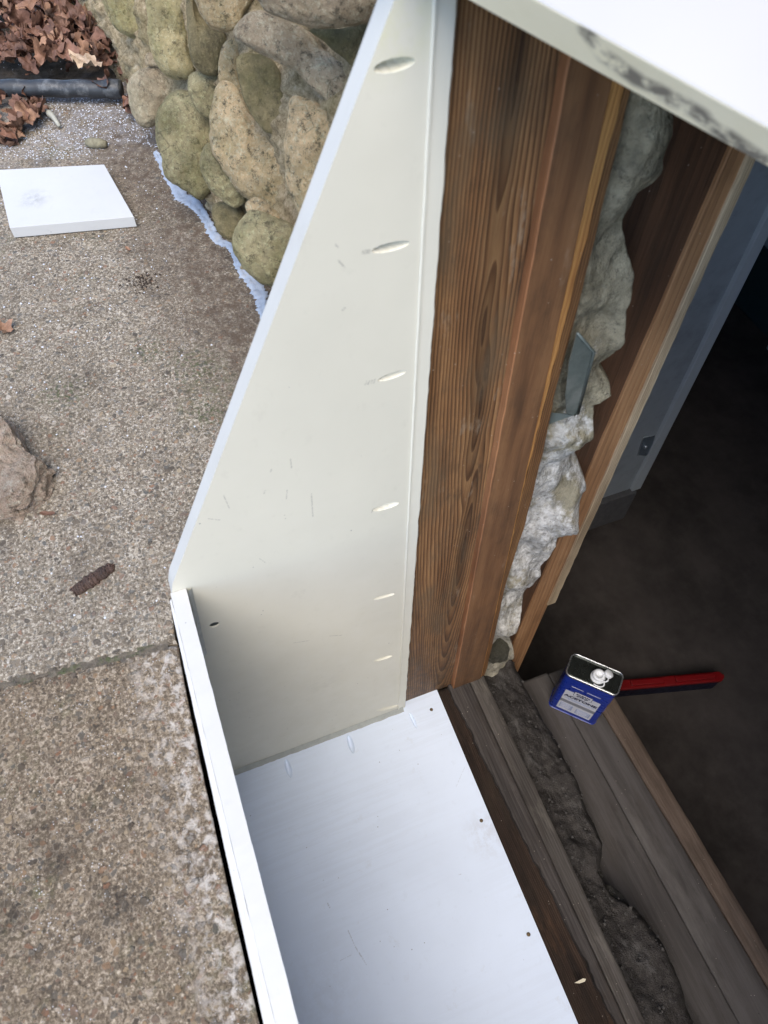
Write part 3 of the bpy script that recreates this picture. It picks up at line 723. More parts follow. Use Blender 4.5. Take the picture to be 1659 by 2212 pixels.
tag(bits('rubble_chips', pts, CHIP, .0012, .0055), 'small grey chips and crumbs lying on the rubble ledge', 'chips', kind='stuff')
pts = [(random.uniform(.05, .95), random.uniform(.30, .50), SZ_+.0) for _ in range(160)]
tag(bits('step_dust', pts, CHIP, .0006, .0018), 'pale crumbs and dust specks scattered on the plank step', 'dust', kind='stuff')
# rounded rocks at the foot of the masonry
ROCKG = m_stone('grey_rock', (.12, .115, .09), (.07, .068, .052), .25, (.07, .075, .03), .35)
q = onx(c4(495, 1440), -.02); r1 = blobrock('foundation_stone', (q[0]-.025, q[1]+.0, q[2]-.005), (.04, .032, .04), ROCKG, 3)
tag(r1, 'rounded grey cobble at the foot of the jamb, just above the end of the sill', 'stone')
q = onx(c4(500, 1540), -.05); r2 = blobrock('foundation_stone', (q[0]-.02, q[1], q[2]-.015), (.04, .035, .04), ROCKG, 9)
tag(r2, 'dark cobble wedged under the rounded grey cobble behind the sill', 'stone')

# galvanised bracket
GALV = m_plain('galvanised_steel', (.17, .20, .185), .38, metal=.35, var=.35, scale=22, dirtc=(.35, .36, .33), dirtf=.45)
XB = .012
P = [onx(c4(*p), XB) for p in ((835, 55), (908, 138), (838, 405), (822, 412), (790, 405), (785, 330), (800, 190))]
br = empty('metal_bracket', P[3], 'bent galvanised metal bracket stuck in the whitewashed masonry', 'bracket')
prism('plate', P, (-.0015, 0, 0), GALV, br)
Q = [P[3], P[2]]
q1 = onx(c4(710, 448), -.012); q2 = onx(c4(722, 400), -.012)
mesh('flange', [P[2], P[3], q1, q2, P[2]+[-.0015, 0, -.0015], P[3]+[-.0015, 0, -.0015], q1+[0, 0, -.0015], q2+[0, 0, -.0015]], [(0, 1, 2, 3), (4, 5, 6, 7), (0, 1, 5, 4), (1, 2, 6, 5), (2, 3, 7, 6), (3, 0, 4, 7)], GALV, br)
rim_ = [onx(c4(*p), XB+.002) for p in ((835, 55), (908, 138), (838, 405), (822, 412))]
tube('folded_edge', rim_, .0016, GALV, br, 8)

# ------------------------------------------------------------------ timber inside the opening
FZ = -.75
y_d1 = yline(c2(1500, 640), c4(760, 1000), -.05)
dk = rough_strip('inner_board', lambda z: .20, lambda z: y_d1(z)+.004, -.05, .03, FZ+.02, 1.9, DARKB, None, jr=.0, n=60)
tag(dk, 'wide dark brown board behind the lumpy masonry', 'board')
X3 = -.045
y_s3a = yline(c2(1500, 640), c4(700, 1080), X3); y_s3b = yline(c2(1572, 680), c4(710, 1222), X3)
sd_ = rough_strip('wall_stud', y_s3a, lambda z: y_s3b(z)+.002, X3, .035, FZ+.0, 1.9, STUD, None, jl=.0006, n=80)
tag(sd_, 'orange brown wooden stud standing between the dark board and the pale plywood edge', 'stud')
X4 = -.041
y_p0 = yline(c2(1572, 680), c4(712, 1222), X4); y_p1 = yline(c2(1610, 690), c4(740, 1225), X4)
zb = float(onx(c4(722, 1228), X4)[2])
pl = rough_strip('plywood_strip', lambda z: y_p0(z), lambda z: y_p1(z), X4, .02, zb, 1.9, PLY, None, jl=.0008, jr=.0014, n=160, seed=4)
tag(pl, 'narrow pale plywood edge ending in mid air beside the orange brown stud', 'plywood')

# blue steel door
BLUE = m_plain('blue_grey_steel', (.33, .37, .40), .45, var=.10, scale=12, dirtc=(.10, .11, .12), dirtf=.35)
BLUEL = m_plain('blue_grey_flange', (.46, .51, .54), .4, var=.08, scale=12)
XD = -.62
b_ = [onx(p, XD) for p in (c4(940, 735), c4(1062, 730), c4(1095, 728), c2(1659, 980), c4(1455, 0), c4(1408, 0))]
zb = float(b_[1][2]); y_in = float(b_[1][1]); y_out = float(b_[2][1])
y_i2 = float(b_[5][1]); y_o2 = float(b_[4][1]); ztop = 1.7
print('blue door', b_)
bd = empty('steel_door', (XD, y_in-.1, zb), 'blue grey steel door panel standing open in the dark basement', 'door')
box('panel', XD-.03, XD, y_in-.45, y_in, zb, ztop, BLUE, bd, .002)
box('flange', XD-.035, XD+.012, y_in+.0005, y_out, zb+.0, ztop, BLUEL, bd, .002)
lp = onx(c4(1140, 540), XD+.001); LAT = m_plain('latch_steel', (.20, .25, .30), .35, metal=.5)
P = [onx(c4(*p), XD+.0005) for p in ((1118, 505), (1172, 492), (1152, 560), (1130, 585), (1095, 582))]
lt = prism('latch_plate', P, (.003, 0, 0), LAT, bd, .0006)
tube('latch_rim', [q+[.003, 0, 0] for q in P], .0018, BLUEL, lt, 8, closed=True)
ellipsoid('latch_knob', onx(c4(1128, 548), XD+.006), ((.008, 0, 0), (0, .006, 0), (0, 0, .008)), m_plain('latch_knob', (.45, .5, .55), .3, metal=.7), lt)
# concrete block under the door
BLK = m_plain('dark_block', (.10, .10, .105), .9, var=.3, scale=30, bumpd=.003)
q = onz(c4(1000, 850), zb-.16)
print('rib', [ (z, y_s1(z), y_o1(z), y_r1(z), yout(z)) for z in (0, .5, 1.0, 1.2)])
print('block', q, zb)
kb = box('concrete_block', XD-.28, XD+.02, y_in-.30, y_in+.02, FZ, zb-.002, BLK, None, .006)
tag(kb, 'dark concrete block on the basement floor under the blue steel door', 'block')
# teal crate far right
q = onz((1640, 748), FZ); TEAL = m_plain('teal_plastic', (.03, .06, .07), .5); GREYB = m_plain('grey_blue_plastic', (.35, .41, .47), .5)
t = empty('storage_bin', (q[0]-.1, q[1]+.1, FZ), 'teal and grey storage bin at the back of the dark basement', 'bin')
cxb, cyb = float(q[0])-.12, float(q[1])+.22
prism('body', [(cxb-.2, cyb-.16, FZ), (cxb+.16, cyb-.16, FZ), (cxb+.16, cyb+.25, FZ), (cxb-.2, cyb+.25, FZ)], (0, 0, .33), TEAL, t, .02)
prism('lid', [(cxb-.22, cyb-.18, FZ+.331), (cxb+.18, cyb-.18, FZ+.331), (cxb+.18, cyb+.27, FZ+.331), (cxb-.22, cyb+.27, FZ+.331)], (0, 0, .03), GREYB, t, .008)
prism('corner_post', [(cxb+.14, cyb-.20, FZ), (cxb+.185, cyb-.20, FZ), (cxb+.185, cyb-.162, FZ), (cxb+.14, cyb-.162, FZ)], (0, 0, .32), GREYB, t, .004)
prism('handle', [(cxb+.161, cyb-.02, FZ+.05), (cxb+.185, cyb-.02, FZ+.05), (cxb+.185, cyb+.02, FZ+.05), (cxb+.161, cyb+.02, FZ+.05)], (0, 0, .24), GREYB, t, .004)

# ------------------------------------------------------------------ basement shell and unseen house wall that blocks the sky
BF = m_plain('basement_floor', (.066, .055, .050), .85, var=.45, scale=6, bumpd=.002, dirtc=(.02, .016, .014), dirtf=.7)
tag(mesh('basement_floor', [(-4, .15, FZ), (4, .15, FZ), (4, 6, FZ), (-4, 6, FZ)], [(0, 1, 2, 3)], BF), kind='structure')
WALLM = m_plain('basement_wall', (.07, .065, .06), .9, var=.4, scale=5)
def shell(name, boxes, mat, **k):
    V, F = [], []
    for x0, x1, y0, y1, z0, z1 in boxes:
        b = len(V); V += [(x, y, z) for x in (x0, x1) for y in (y0, y1) for z in (z0, z1)]
        F += [[b+i for i in f] for f in ((0, 1, 3, 2), (4, 6, 7, 5), (0, 4, 5, 1), (2, 3, 7, 6), (0, 2, 6, 4), (1, 5, 7, 3))]
    return mesh(name, V, F, mat)
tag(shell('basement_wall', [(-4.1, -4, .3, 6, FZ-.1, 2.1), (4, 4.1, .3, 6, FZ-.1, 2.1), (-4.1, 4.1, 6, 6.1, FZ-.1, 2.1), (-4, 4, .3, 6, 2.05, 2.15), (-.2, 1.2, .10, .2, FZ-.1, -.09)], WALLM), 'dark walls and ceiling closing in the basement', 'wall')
FND = m_stone('plain_foundation', (.2, .19, .15), (.13, .12, .09), .2)
hw = empty('house', (0, .3, 0), 'unseen house wall added around and above the basement doorway to block sky light', 'house')  # out of view, added to keep sky light out of the basement
o = shell('wall', [(-8, -.09, .27, .32, FZ-.1, 2.1), (1.64, 8, .0, .32, FZ-.1, 2.1), (-8, 8, .16, .32, 1.95, 2.15), (-8, -.03, .16, .27, 1.46, 1.94)], m_plain('house_paint', (.62, .63, .60), .6)); o.parent = hw; o.location = Vector(o.location)-Vector(hw.location)

# ------------------------------------------------------------------ wooden step
SZ = -.200
ws = empty('wooden_step', (.45, .42, FZ), 'grey weathered plank step with a brown nosing inside the doorway', 'step')
yb = xline(c6(830, 260), c6(1530, 1540), SZ); yc = xline(c6(1000, 300), c6(1659, 1400), SZ); yd = xline(c6(1000, 150), c6(1659, 1240), SZ)
xe = float(onz(c6(580, 85), SZ)[0])
print('step', xe, yb(0), yb(.6), yc(0), yc(.6), yd(0), yd(.6))
hstrip('plank', .26, lambda x: yb(x)-.0013, SZ, .038, xe, 1.6, TREAD, ws, jr=.0005, rough=.0010, seed=21)
hstrip('plank', lambda x: yb(x)+.0010, lambda x: yc(x)-.0012, SZ-.001, .038, xe+.004, 1.6, TREAD, ws, jr=.0005, rough=.001, seed=31)
hstrip('nosing', lambda x: yc(x)+.0010, lambda x: yd(x), SZ, .04, xe-.002, 1.6, NOSE, ws, jl=.0015, jr=.0022, rough=.0016, seed=41)
box('riser', xe+.02, 1.6, .47, .50, FZ, SZ-.042, TREAD, ws)

# ------------------------------------------------------------------ acetone can
CB = m_plain('blue_tin', (.012, .035, .30), .3, var=.06, scale=20, bumpd=.0002)
TIN = m_plain('bare_tin', (.62, .63, .64), .28, metal=.9, var=.1, scale=60)
TIND = m_plain('tin_top', (.10, .11, .10), .22, metal=.85, var=.3, scale=50)
WPL = m_plain('white_plastic', (.80, .82, .84), .4, var=.03)
LBL = m_plain('label_paper', (.62, .64, .72), .5, var=.05, scale=60)
LGREY = m_plain('label_grey', (.25, .26, .30), .5); LBLUE = m_plain('label_blue', (.33, .39, .58), .5); INK = m_plain('ink', (.02, .025, .08), .5)
cc = Vector((.079, .414, SZ)); ang = math.atan2(.075, .079); CU = np.array([math.cos(ang), math.sin(ang), 0]); CV = np.array([-math.sin(ang), math.cos(ang), 0]); CW = np.array([0, 0, 1.])
cw, cdp, ch = .116, .056, .205
can = empty('solvent_can', cc, 'blue rectangular tin can with white pouring spout standing on the plank step', 'can')
def cp(u, v, z): return np.array(cc)+CU*u+CV*v+CW*z
def rrect(hw_, hd, r, k=7):
    out = []
    for sx, sy, a0 in ((1, 1, 0), (-1, 1, 90), (-1, -1, 180), (1, -1, 270)):
        for i in range(k+1):
            a = RAD(a0+90*i/k); out.append((sx*(hw_-r)+r*math.cos(a), sy*(hd-r)+r*math.sin(a)))
    return out
def stack(name, levels, mat, parent, cap0=True, cap1=True, smooth=True):
    V, F = [], []; n = None
    for z, ins, r in levels:
        pts = rrect(cw/2-ins, cdp/2-ins, max(.001, r-ins)); n = len(pts); V += [cp(u, v, z) for u, v in pts]
    for i in range(len(levels)-1):
        for k in range(n): F.append((i*n+k, i*n+(k+1) % n, (i+1)*n+(k+1) % n, (i+1)*n+k))
    if cap0: F.append(list(range(n))[::-1])
    if cap1: F.append(list(range((len(levels)-1)*n, len(levels)*n)))
    return mesh(name, V, F, mat, parent, smooth)
stack('body', [(0, .001, .012), (.001, 0, .012), (.003, 0, .012), (.0035, .0012, .012), (ch-.006, .0012, .012), (ch-.005, .0006, .012)], CB, can, smooth=False)
stack('rim', [(ch-.006, .0005, .012), (ch-.0055, -.0008, .012), (ch-.001, -.0008, .012), (ch, .0002, .012), (ch, .0014, .012), (ch-.001, .0022, .012), (ch-.005, .0024, .012)], TIN, can, True, False)
stack('lid', [(ch-.0055, .0022, .012), (ch-.0042, .0024, .012), (ch-.004, .006, .012)], TIND, can)
sp = lathe('spout', [(.0150, 0), (.0160, .001), (.0160, .004), (.0125, .006), (.0125, .011), (.0135, .012), (.0135, .015), (.0105, .0165), (.0070, .0165), (.0068, .012), (.0055, .011)], cp(.008, -.003, ch-.004), WPL, can)
lathe('spout_cap', [(.0090, 0), (.0098, .001), (.0098, .0075), (.0085, .009), (.003, .0095)], cp(.0235, .004, ch+.010), WPL, sp, axis=CU*.35+CW*.8+CV*.35)
tube('spout_hinge', [cp(.014, -.012, ch+.008), cp(.0225, -.013, ch+.007), cp(.028, -.008, ch+.008), cp(.028, 0, ch+.010)], .0018, WPL, sp, 8)
tube('pull_ring', [cp(.012+.013*math.cos(t), -.016+.009*math.sin(t), ch+.001) for t in [i*.45 for i in range(-5, 6)]], .0016, WPL, sp, 8)
fv = -cdp/2+.0012
def front(name, u0, u1, z0, z1, lift, mat, parent):
    th = .0003
    return prism(name, [cp(u0, fv-lift, z0), cp(u1, fv-lift, z0), cp(u1, fv-lift, z1), cp(u0, fv-lift, z1)], -CV*th, mat, parent)
lab = front('label', -.040, .040, .018, .130, .0001, LBL, can)
front('label_band', -.040, .040, .063, .078, .0005, LGREY, lab)
front('label_block', -.036, -.006, .028, .056, .0005, LBLUE, lab)
front('label_block', .002, .036, .026, .052, .0005, LBLUE, lab)
for i, zz in enumerate((.0535, .049, .0445, .040, .0355, .031)):
    front('small_print', -.034, -.010-.004*(i % 2), zz-.0015, zz, .0009, LBL, lab)
for i, zz in enumerate((.0485, .044, .0395, .035, .0305)):
    front('small_print', .005, .033-.005*(i % 2), zz-.0015, zz, .0009, LBL, lab)
# logo shield
sh = prism('logo', [cp(-.021, fv-.0006, .140), cp(-.021, fv-.0006, .119), cp(-.016, fv-.0006, .114), cp(.016, fv-.0006, .114), cp(.021, fv-.0006, .119), cp(.021, fv-.0006, .140)], -CV*.0004, INK, lab)
prism('logo_face', [cp(-.0198, fv-.0011, .139), cp(-.0198, fv-.0011, .1195), cp(-.0155, fv-.0011, .1152), cp(.0155, fv-.0011, .1152), cp(.0198, fv-.0011, .1195), cp(.0198, fv-.0011, .139)], -CV*.0003, LBL, sh)
def text(body, u, z, size, mat, parent, lift, bold=0, name='lettering', sx=1):
    c = bpy.data.curves.new(name, 'FONT'); c.body = body; c.size = size; c.align_x = 'CENTER'; c.extrude = .0001; c.offset = bold
    o = bpy.data.objects.new('tmp', c); COL.objects.link(o); bpy.context.view_layer.update()
    me = bpy.data.meshes.new_from_object(o.evaluated_get(bpy.context.evaluated_depsgraph_get())); bpy.data.objects.remove(o)
    V = [cp(u+v.co.x*sx, fv-lift-v.co.z, z+v.co.y) for v in me.vertices]; F = [list(p.vertices) for p in me.polygons]
    return mesh(name, V, F, mat, parent)
text('KLEAN', 0, .1285, .0105, INK, lab, .0018, .0004, sx=.95)
text('STRIP', 0, .1185, .0105, INK, lab, .0018, .0004)
text('ACETONE', 0, .098, .0155, INK, lab, .0008, .0007, sx=1.05)
front('small_print', -.034, .034, .0905, .0925, .0006, LBLUE, lab); front('small_print', -.026, .026, .0855, .0872, .0006, LBLUE, lab)
front('top_print', -.033, -.006, .156, .1582, .0002, LBL, can); front('top_print', .002, .033, .156, .1582, .0002, LBL, can)

# ------------------------------------------------------------------ red and navy tool
NAVY = m_plain('navy_plastic', (.005, .007, .026), .45); RED = m_plain('red_plastic', (.20, .005, .007), .4, var=.05)
A = onz((1330, 1497), FZ); B = onz((1543, 1478), FZ)
ax = _n(B-A); sv = np.cross([0, 0, 1.], ax); A = A+sv*.0
tl = empty('tool_case', (A+B)/2, 'long red and navy plastic tool case lying on the dark floor behind the can', 'tool case')
L = float(np.linalg.norm(B-A))
def bar(name, s0, s1, w0, z0, z1, mat, parent, r=.012):
    o = prism(name, [A+ax*s0-sv*w0+[0, 0, z0], A+ax*(s1-r)-sv*w0+[0, 0, z0], A+ax*s1-sv*(w0-r)+[0, 0, z0], A+ax*s1+sv*(w0-r)+[0, 0, z0], A+ax*(s1-r)+sv*w0+[0, 0, z0], A+ax*s0+sv*w0+[0, 0, z0]], (0, 0, z1-z0), mat, parent, .003)
    return o
bar('body', -.15, L, .014, 0, .060, NAVY, tl); bar('cover', -.15, L+.004, .0155, .0605, .074, RED, tl)
bar('handle', L*.08, L*.42, .009, .0745, .084, RED, tl, .006); bar('handle', L*.52, L*.92, .009, .0745, .084, RED, tl, .006)

# ------------------------------------------------------------------ boulder wall
b0 = np.array([-1.0, -.14, .7]); b1 = np.array([-.46, -.074, .7]); WL = _n(b1-b0); WU = _n([0, .3, 1.]); WN = _n(np.cross(WL, WU))
if WN[1] > 0: WN = -WN
bw = empty('boulder_wall', b0, 'mossy boulder and mortar foundation wall beyond the white side panel', 'wall')
TAN = m_stone('tan_boulder', (.62, .50, .33), (.42, .34, .22), .30, (.20, .20, .06), .6)
OLIVE = m_stone('olive_boulder', (.44, .40, .26), (.29, .26, .16), .50, (.17, .175, .055), .5)
DKOL = m_stone('dark_olive_boulder', (.28, .245, .145), (.18, .16, .095), .5, (.11, .12, .035), .35)
GREYB_ = m_stone('grey_boulder', (.50, .43, .33), (.34, .285, .22), .12, (.17, .17, .07), .55)
GREYC = m_stone('cool_grey_boulder', (.42, .38, .29), (.34, .28, .21), .2, (.15, .15, .06), .4)
YEL = m_stone('yellowish_boulder', (.54, .48, .30), (.36, .32, .19), .45, (.22, .22, .06), .5)
def m_mortar():
    n = NT('coarse_mortar'); a = n.noise(scale=75, detail=8, rough=.9); col = n.ramp(a, [(.36, (.10, .075, .042)), (.45, (.36, .28, .165)), (.56, (.60, .49, .32)), (.68, (.78, .69, .52))])
    mz = n.ramp(n.noise(scale=12, detail=5), [(.52, 0), (.66, 1)]); col = n.mix(n.math('MULTIPLY', mz, .35), col, (.13, .14, .05))
    return n.done(col, .92, n.bump(n.math('ADD', n.math('MULTIPLY', a, 1.5), n.noise(scale=35, detail=6)), 1, .008), spec=.2)
MORT = m_mortar()
# mortar backing
V, F = [], []; nu, nv = 260, 170
for i in range(nu+1):
    for j in range(nv+1):
        u = -.75+2.15*i/nu-.15; v = -.06+.9*j/nv
        P = b0+WL*u+WU*v-WN*(.004+.028*max(0, 1-max(v, 0)/.08))
        P = P+WN*(.020*fr(u*13, v*13, 1)+.010*fr(u*50, v*50, 3)+.003*fr(u*160, v*160, 3))
        x = P[0]
        if x > -.026: P = P+(np.array([-.026, P[1], P[2]])-P)
        V.append(P)
for i in range(nu):
    for j in range(nv): a = i*(nv+1)+j; F.append((a, a+1, a+nv+2, a+nv+1))
mesh('mortar', V, F, MORT, bw, True)
def catmull(P, k=8):
    out = []; n = len(P)
    for i in range(n):
        p0, p1, p2, p3 = P[i-1], P[i], P[(i+1) % n], P[(i+2) % n]
        for j in range(k):
            t = j/k; out.append(.5*((2*p1)+(-p0+p2)*t+(2*p0-5*p1+4*p2-p3)*t*t+(-p0+3*p1-3*p2+p3)*t**3))
    return out
def boulder(px, mat, push=0., thick=.5, seed=0, rough=1.0):
    px = [np.array(c1(*p)) for p in px]; c = sum(px)/len(px)
    C0 = hit(c, b0+WN*(push+.006), WN); tc = _n(CAM-C0); m_ = _n(tc+WN*.35)
    out3 = catmull([hit(p, C0, m_) for p in px], 14)
    cen = sum(out3)/len(out3); R = float(np.mean([np.linalg.norm(p-cen) for p in out3])); N = len(out3)
    V, F = [], []
    rings = 40
    for j in range(rings+1):
        th = math.pi*j/rings; rr = math.sin(th)**.8 if 0 < j < rings else 0; hh = math.cos(th)
        for i in range(N):
            d = (out3[i]-cen); p = cen+d*rr+m_*hh*R*thick*(1.0 if hh > 0 else 1.2)
            nn = _n(d*rr*.8+m_*hh*R*thick+1e-9)
            k = fr(p[0]+seed, p[1], p[2], 7, 5)*.10*R*(1 if rr < .9 else .5)+fr(p[0]+seed, p[1], p[2], 26, 6)*.075*R*rough-abs(fr(p[0]+seed+9, p[1], p[2], 11, 3))*.10*R*(1 if rr < .9 else .4)
            V.append(p+nn*k)
    for j in range(rings):
        for i in range(N): F.append((j*N+i, j*N+(i+1) % N, (j+1)*N+(i+1) % N, (j+1)*N+i))
    for v in V:
        if v[0] > -.024: v[0] = -.024
    o = mesh('boulder', V, F, mat, bw, True)
    bm = bmesh.new(); bm.from_mesh(o.data); bmesh.ops.remove_doubles(bm, verts=bm.verts, dist=1e-5); bm.to_mesh(o.data); bm.free()
    return o
ST = [
 ([(430, -90), (455, 30), (480, 90), (525, 140), (585, 172), (640, 170), (665, 90), (650, -90)], YEL, .00, .6),
 ([(645, -80), (640, 60), (636, 150), (665, 255), (725, 325), (800, 345), (838, 300), (822, 200), (815, 60), (830, -80)], YEL, .01, .5),
 ([(806, -40), (805, 90), (818, 190), (835, 275), (875, 318), (945, 320), (985, 250), (988, 160), (905, 110), (855, 50), (830, -40)], DKOL, .02, .55),
 ([(835, -70), (855, 30), (905, 105), (985, 140), (1045, 115), (1060, 60), (1100, -70)], TAN, .03, .5),
 ([(1080, -120), (1130, 20), (1200, 75), (1320, 115), (1450, 122), (1560, 112), (1640, 80), (1760, -120)], GREYB_, .05, .5),
 ([(1010, 150), (1045, 75), (1120, 45), (1220, 75), (1330, 120), (1380, 190), (1470, 250), (1550, 330), (1560, 460), (1480, 470), (1390, 420), (1290, 330), (1180, 260), (1090, 215)], GREYB_, .02, .42),
 ([(1345, 130), (1460, 118), (1600, 110), (1640, 250), (1560, 310), (1470, 250), (1400, 180)], DKOL, .0, .4),
 ([(1035, 245), (1130, 235), (1190, 280), (1235, 380), (1245, 470), (1215, 560), (1150, 575), (1090, 500), (1050, 400), (1025, 310)], DKOL, .010, .30),
 ([(548, 400), (560, 350), (640, 285), (710, 280), (775, 330), (800, 400), (740, 460), (690, 530), (620, 560), (570, 500)], GREYC, .0, .6),
 ([(680, 520), (720, 430), (800, 390), (880, 440), (935, 560), (940, 680), (925, 790), (880, 850), (820, 840), (740, 780), (695, 680)], OLIVE, .02, .55),
 ([(815, 330), (870, 310), (945, 320), (955, 400), (940, 500), (870, 500), (820, 420)], OLIVE, .01, .5),
 ([(915, 430), (950, 350), (1020, 370), (1090, 480), (1170, 580), (1240, 640), (1285, 780), (1310, 900), (1270, 978), (1190, 940), (1100, 870), (1010, 790), (935, 690), (908, 540)], TAN, .00, .36),
 ([(945, 340), (955, 210), (1005, 160), (1040, 210), (1030, 300), (1050, 400), (1000, 390)], TAN, -.005, .4),
 ([(1250, 450), (1330, 420), (1440, 480), (1500, 560), (1480, 760), (1400, 900), (1310, 960), (1260, 860), (1230, 700)], TAN, .005, .40),
 ([(865, 700), (905, 625), (960, 690), (1045, 790), (1065, 860), (1020, 900), (960, 870), (895, 800)], OLIVE, .03, .5),
 ([(915, 905), (960, 870), (1040, 900), (1060, 980), (1010, 1040), (950, 1010)], DKOL, .015, .5),
 ([(1010, 1040), (1035, 950), (1090, 900), (1200, 940), (1290, 990), (1290, 1100), (1230, 1240), (1170, 1245), (1080, 1190), (1025, 1120)], OLIVE, .035, .55),
 ([(630, 235), (655, 228), (700, 260), (720, 290), (670, 290), (630, 280)], GREYC, .0, .5),
 ([(1060, 880), (1110, 850), (1200, 920), (1230, 980), (1150, 960), (1080, 930)], TAN, .02, .35),
]
for i, (px, mt, pu, th) in enumerate(ST): boulder(px, mt, pu, th, i*3.7)
# pale sealer spilt along the foot of the wall
SEAL = m_plain('pale_sealer', (.31, .36, .44), .6, var=.25, scale=70, bumpd=.003, dirtc=(.35, .36, .38), dirtf=.5)
cl = [(335, 328, 7), (346, 345, 9), (357, 375, 9), (375, 400, 13), (392, 425, 20), (412, 433, 20), (432, 455, 13), (448, 478, 12), (460, 505, 14), (475, 522, 13), (497, 530, 11), (506, 548, 8), (512, 570, 9), (528, 592, 13), (548, 612, 17), (562, 635, 20), (566, 660, 15), (567, 688, 6)]
V, F = [], []; rows = 0; K = 9
for i in range(len(cl)-1):
    for s in range(14):
        t = s/14; a, b = cl[i], cl[i+1]; x = a[0]+(b[0]-a[0])*t; y = a[1]+(b[1]-a[1])*t; wd = (a[2]+(b[2]-a[2])*t)*.78
        P = onz((x, y), GZ+.003); Q = onz((x+wd, y-wd*.25), GZ+.003); R_ = onz((x-wd, y+wd*.25), GZ+.003)
        j1 = 1+.75*fr(rows*.33, 1, 1); j2 = 1+.55*fr(rows*.3, 4, 1)
        for k in range(K):
            u = k/(K-1); p = R_*(1-u)+Q*u; p = P+(p-P)*(j1 if u < .5 else j2)
            p = np.array(p); p[2] = GZ+.0045*(1-abs(2*u-1)**3)+.0022*fr(p[0]*90, p[1]*90, 1)-.0005+.012*max(0, u-.6)
            V.append(p)
        rows += 1
for i in range(rows-1):
    for k in range(K-1): a = i*K+k; F.append((a, a+1, a+K+1, a+K))
tag(mesh('sealer_strip', V, F, SEAL, None, True), 'ragged pale blue white sealer smeared along the foot of the boulder wall', 'sealant')

# ------------------------------------------------------------------ things lying about
# offcut
P = [onz(p, GZ+.022) for p in ((-8, 367), (225, 355), (289, 468), (21, 492))]
oc = prism('board_offcut', P, (0, 0, -.020), PVC_OFFCUT, None, .0008)
tag(oc, 'square white board offcut with a grey smudge lying on the concrete', 'board')
# pipe
PIPE = m_plain('black_pipe', (.028, .032, .038), .5, var=.3, scale=40, dirtc=(.25, .26, .27), dirtf=.4)
A = onz((-60, 190), GZ+.03); B = onz((262, 192), GZ+.03)
pp = empty('drain_pipe', (A+B)/2, 'black plastic pipe lying across the leaves towards the boulder wall', 'pipe')
tube('barrel', [A+(B-A)*(i/40)+np.array([0, 0, .001*math.sin(i*.7)]) for i in range(41)], .0165, PIPE, pp, 24)
tube('coupling', [A+(B-A)*t for t in (.90, .905, .995, 1.0)], [.0170, .0182, .0182, .0170], PIPE, pp, 24)
# rock
SAND = m_stone('split_sandstone', (.74, .57, .44), (.52, .39, .30), .03, (.2, .18, .1), .5, 1.5)
def chunk(name, px, z, ht, mat, label, cat, seed, lay=.25):
    base = catmull([onz(p, z) for p in px], 5) if False else [onz(p, z) for p in px]
    dn = []
    for i in range(len(base)):
        a, b = base[i], base[(i+1) % len(base)]
        for s in range(8): dn.append(a+(b-a)*s/8)
    cen = sum(dn)/len(dn); N = len(dn); V, F = [], []; rings = 26
    for j in range(rings+1):
        v = j/rings
        if v < .55: f = 1+.04*math.sin(v*9)-.10*v; zz = ht*v/.55*.92
        else: t = (v-.55)/.45; f = (1-.055)*(1-t); zz = ht*(.92+.16*t*(1-t)+.05*t)
        for i in range(N):
            p = cen+(dn[i]-cen)*f; lz = fr(p[0]*4+seed, p[1]*4, p[2], 5, 3)
            stp = math.floor((zz/ht+lz*.25)*5)/5
            r = 1+.22*fr(seed, stp*7, math.atan2(*(dn[i]-cen)[:2])*1.2, 1.0, 4)*(1 if v < .62 else max(0, 1-(v-.62)*4))
            p = cen+(p-cen)*r
            V.append((p[0]+.002*fr(p[0]*60, p[1]*60, zz*60), p[1]+.002*fr(p[0]*60, p[1]*60, zz*60+5), z+zz+.014*fr(p[0]*16+seed, p[1]*16, 0)*(v > .3)+.003*fr(p[0]*70, p[1]*70, zz*70)))
    for j in range(rings):
        for i in range(N): F.append((j*N+i, j*N+(i+1) % N, (j+1)*N+(i+1) % N, (j+1)*N+i))
    o = mesh(name, V, F, mat, None, False)
    return tag(o, label, cat)
chunk('rock', [(-70, 925), (20, 930), (52, 955), (75, 1000), (122, 1030), (100, 1075), (40, 1125), (-20, 1130), (-70, 1110)], GZ, .045, SAND, 'jagged tan split rock lying on the concrete at the left edge', 'rock', 4)
# bark
BARK = m_wood('bark', ((.15, .09, .065), (.085, .048, .035), (.03, .018, .013)), 300, axis='x', ring=.6, fib=.8, dirt=.5, bumpd=.004)
A = onz((158, 1282), GZ); B = onz((246, 1222), GZ); V, F = [], []; ax = _n(B-A); sv = np.cross([0, 0, 1.], ax)
for i in range(61):
    t = i/60; c_ = A+(B-A)*t; wd = .0088*(.82+.25*math.sin(math.pi*t)-.5*max(0, t-.93)/.07)*(1+.3*fr(t*9, 1, 1))
    wd = max(wd, .002)
    for k in range(15):
        a = math.pi*k/14; V.append(c_+sv*(math.cos(a)*wd)+np.array([0, 0, 1.])*(math.sin(a)*wd*.7+.0016*fr(t*12, k*1.3, 2)+.0003)+ax*(.004*fr(k*1.7, 3, 3) if i in (0, 60) else 0))
for i in range(60):
    for k in range(14): a = i*15+k; F.append((a, a+1, a+16, a+15))
tag(mesh('bark_piece', V, F, BARK), 'dark brown splintery strip of bark lying on the concrete near the panel tip', 'bark')
# stick
STK = m_plain('stick', (.23, .21, .14), .9, var=.4, scale=120)
A = onz((186, 308), GZ+.008); B = onz((230, 311), GZ+.008)
tag(tube('stick', [A, A+(B-A)*.3, A+(B-A)*.7, B], [.007, .010, .0095, .006], STK, None, 12), 'short stubby olive stick lying on the grit below the pipe', 'stick')
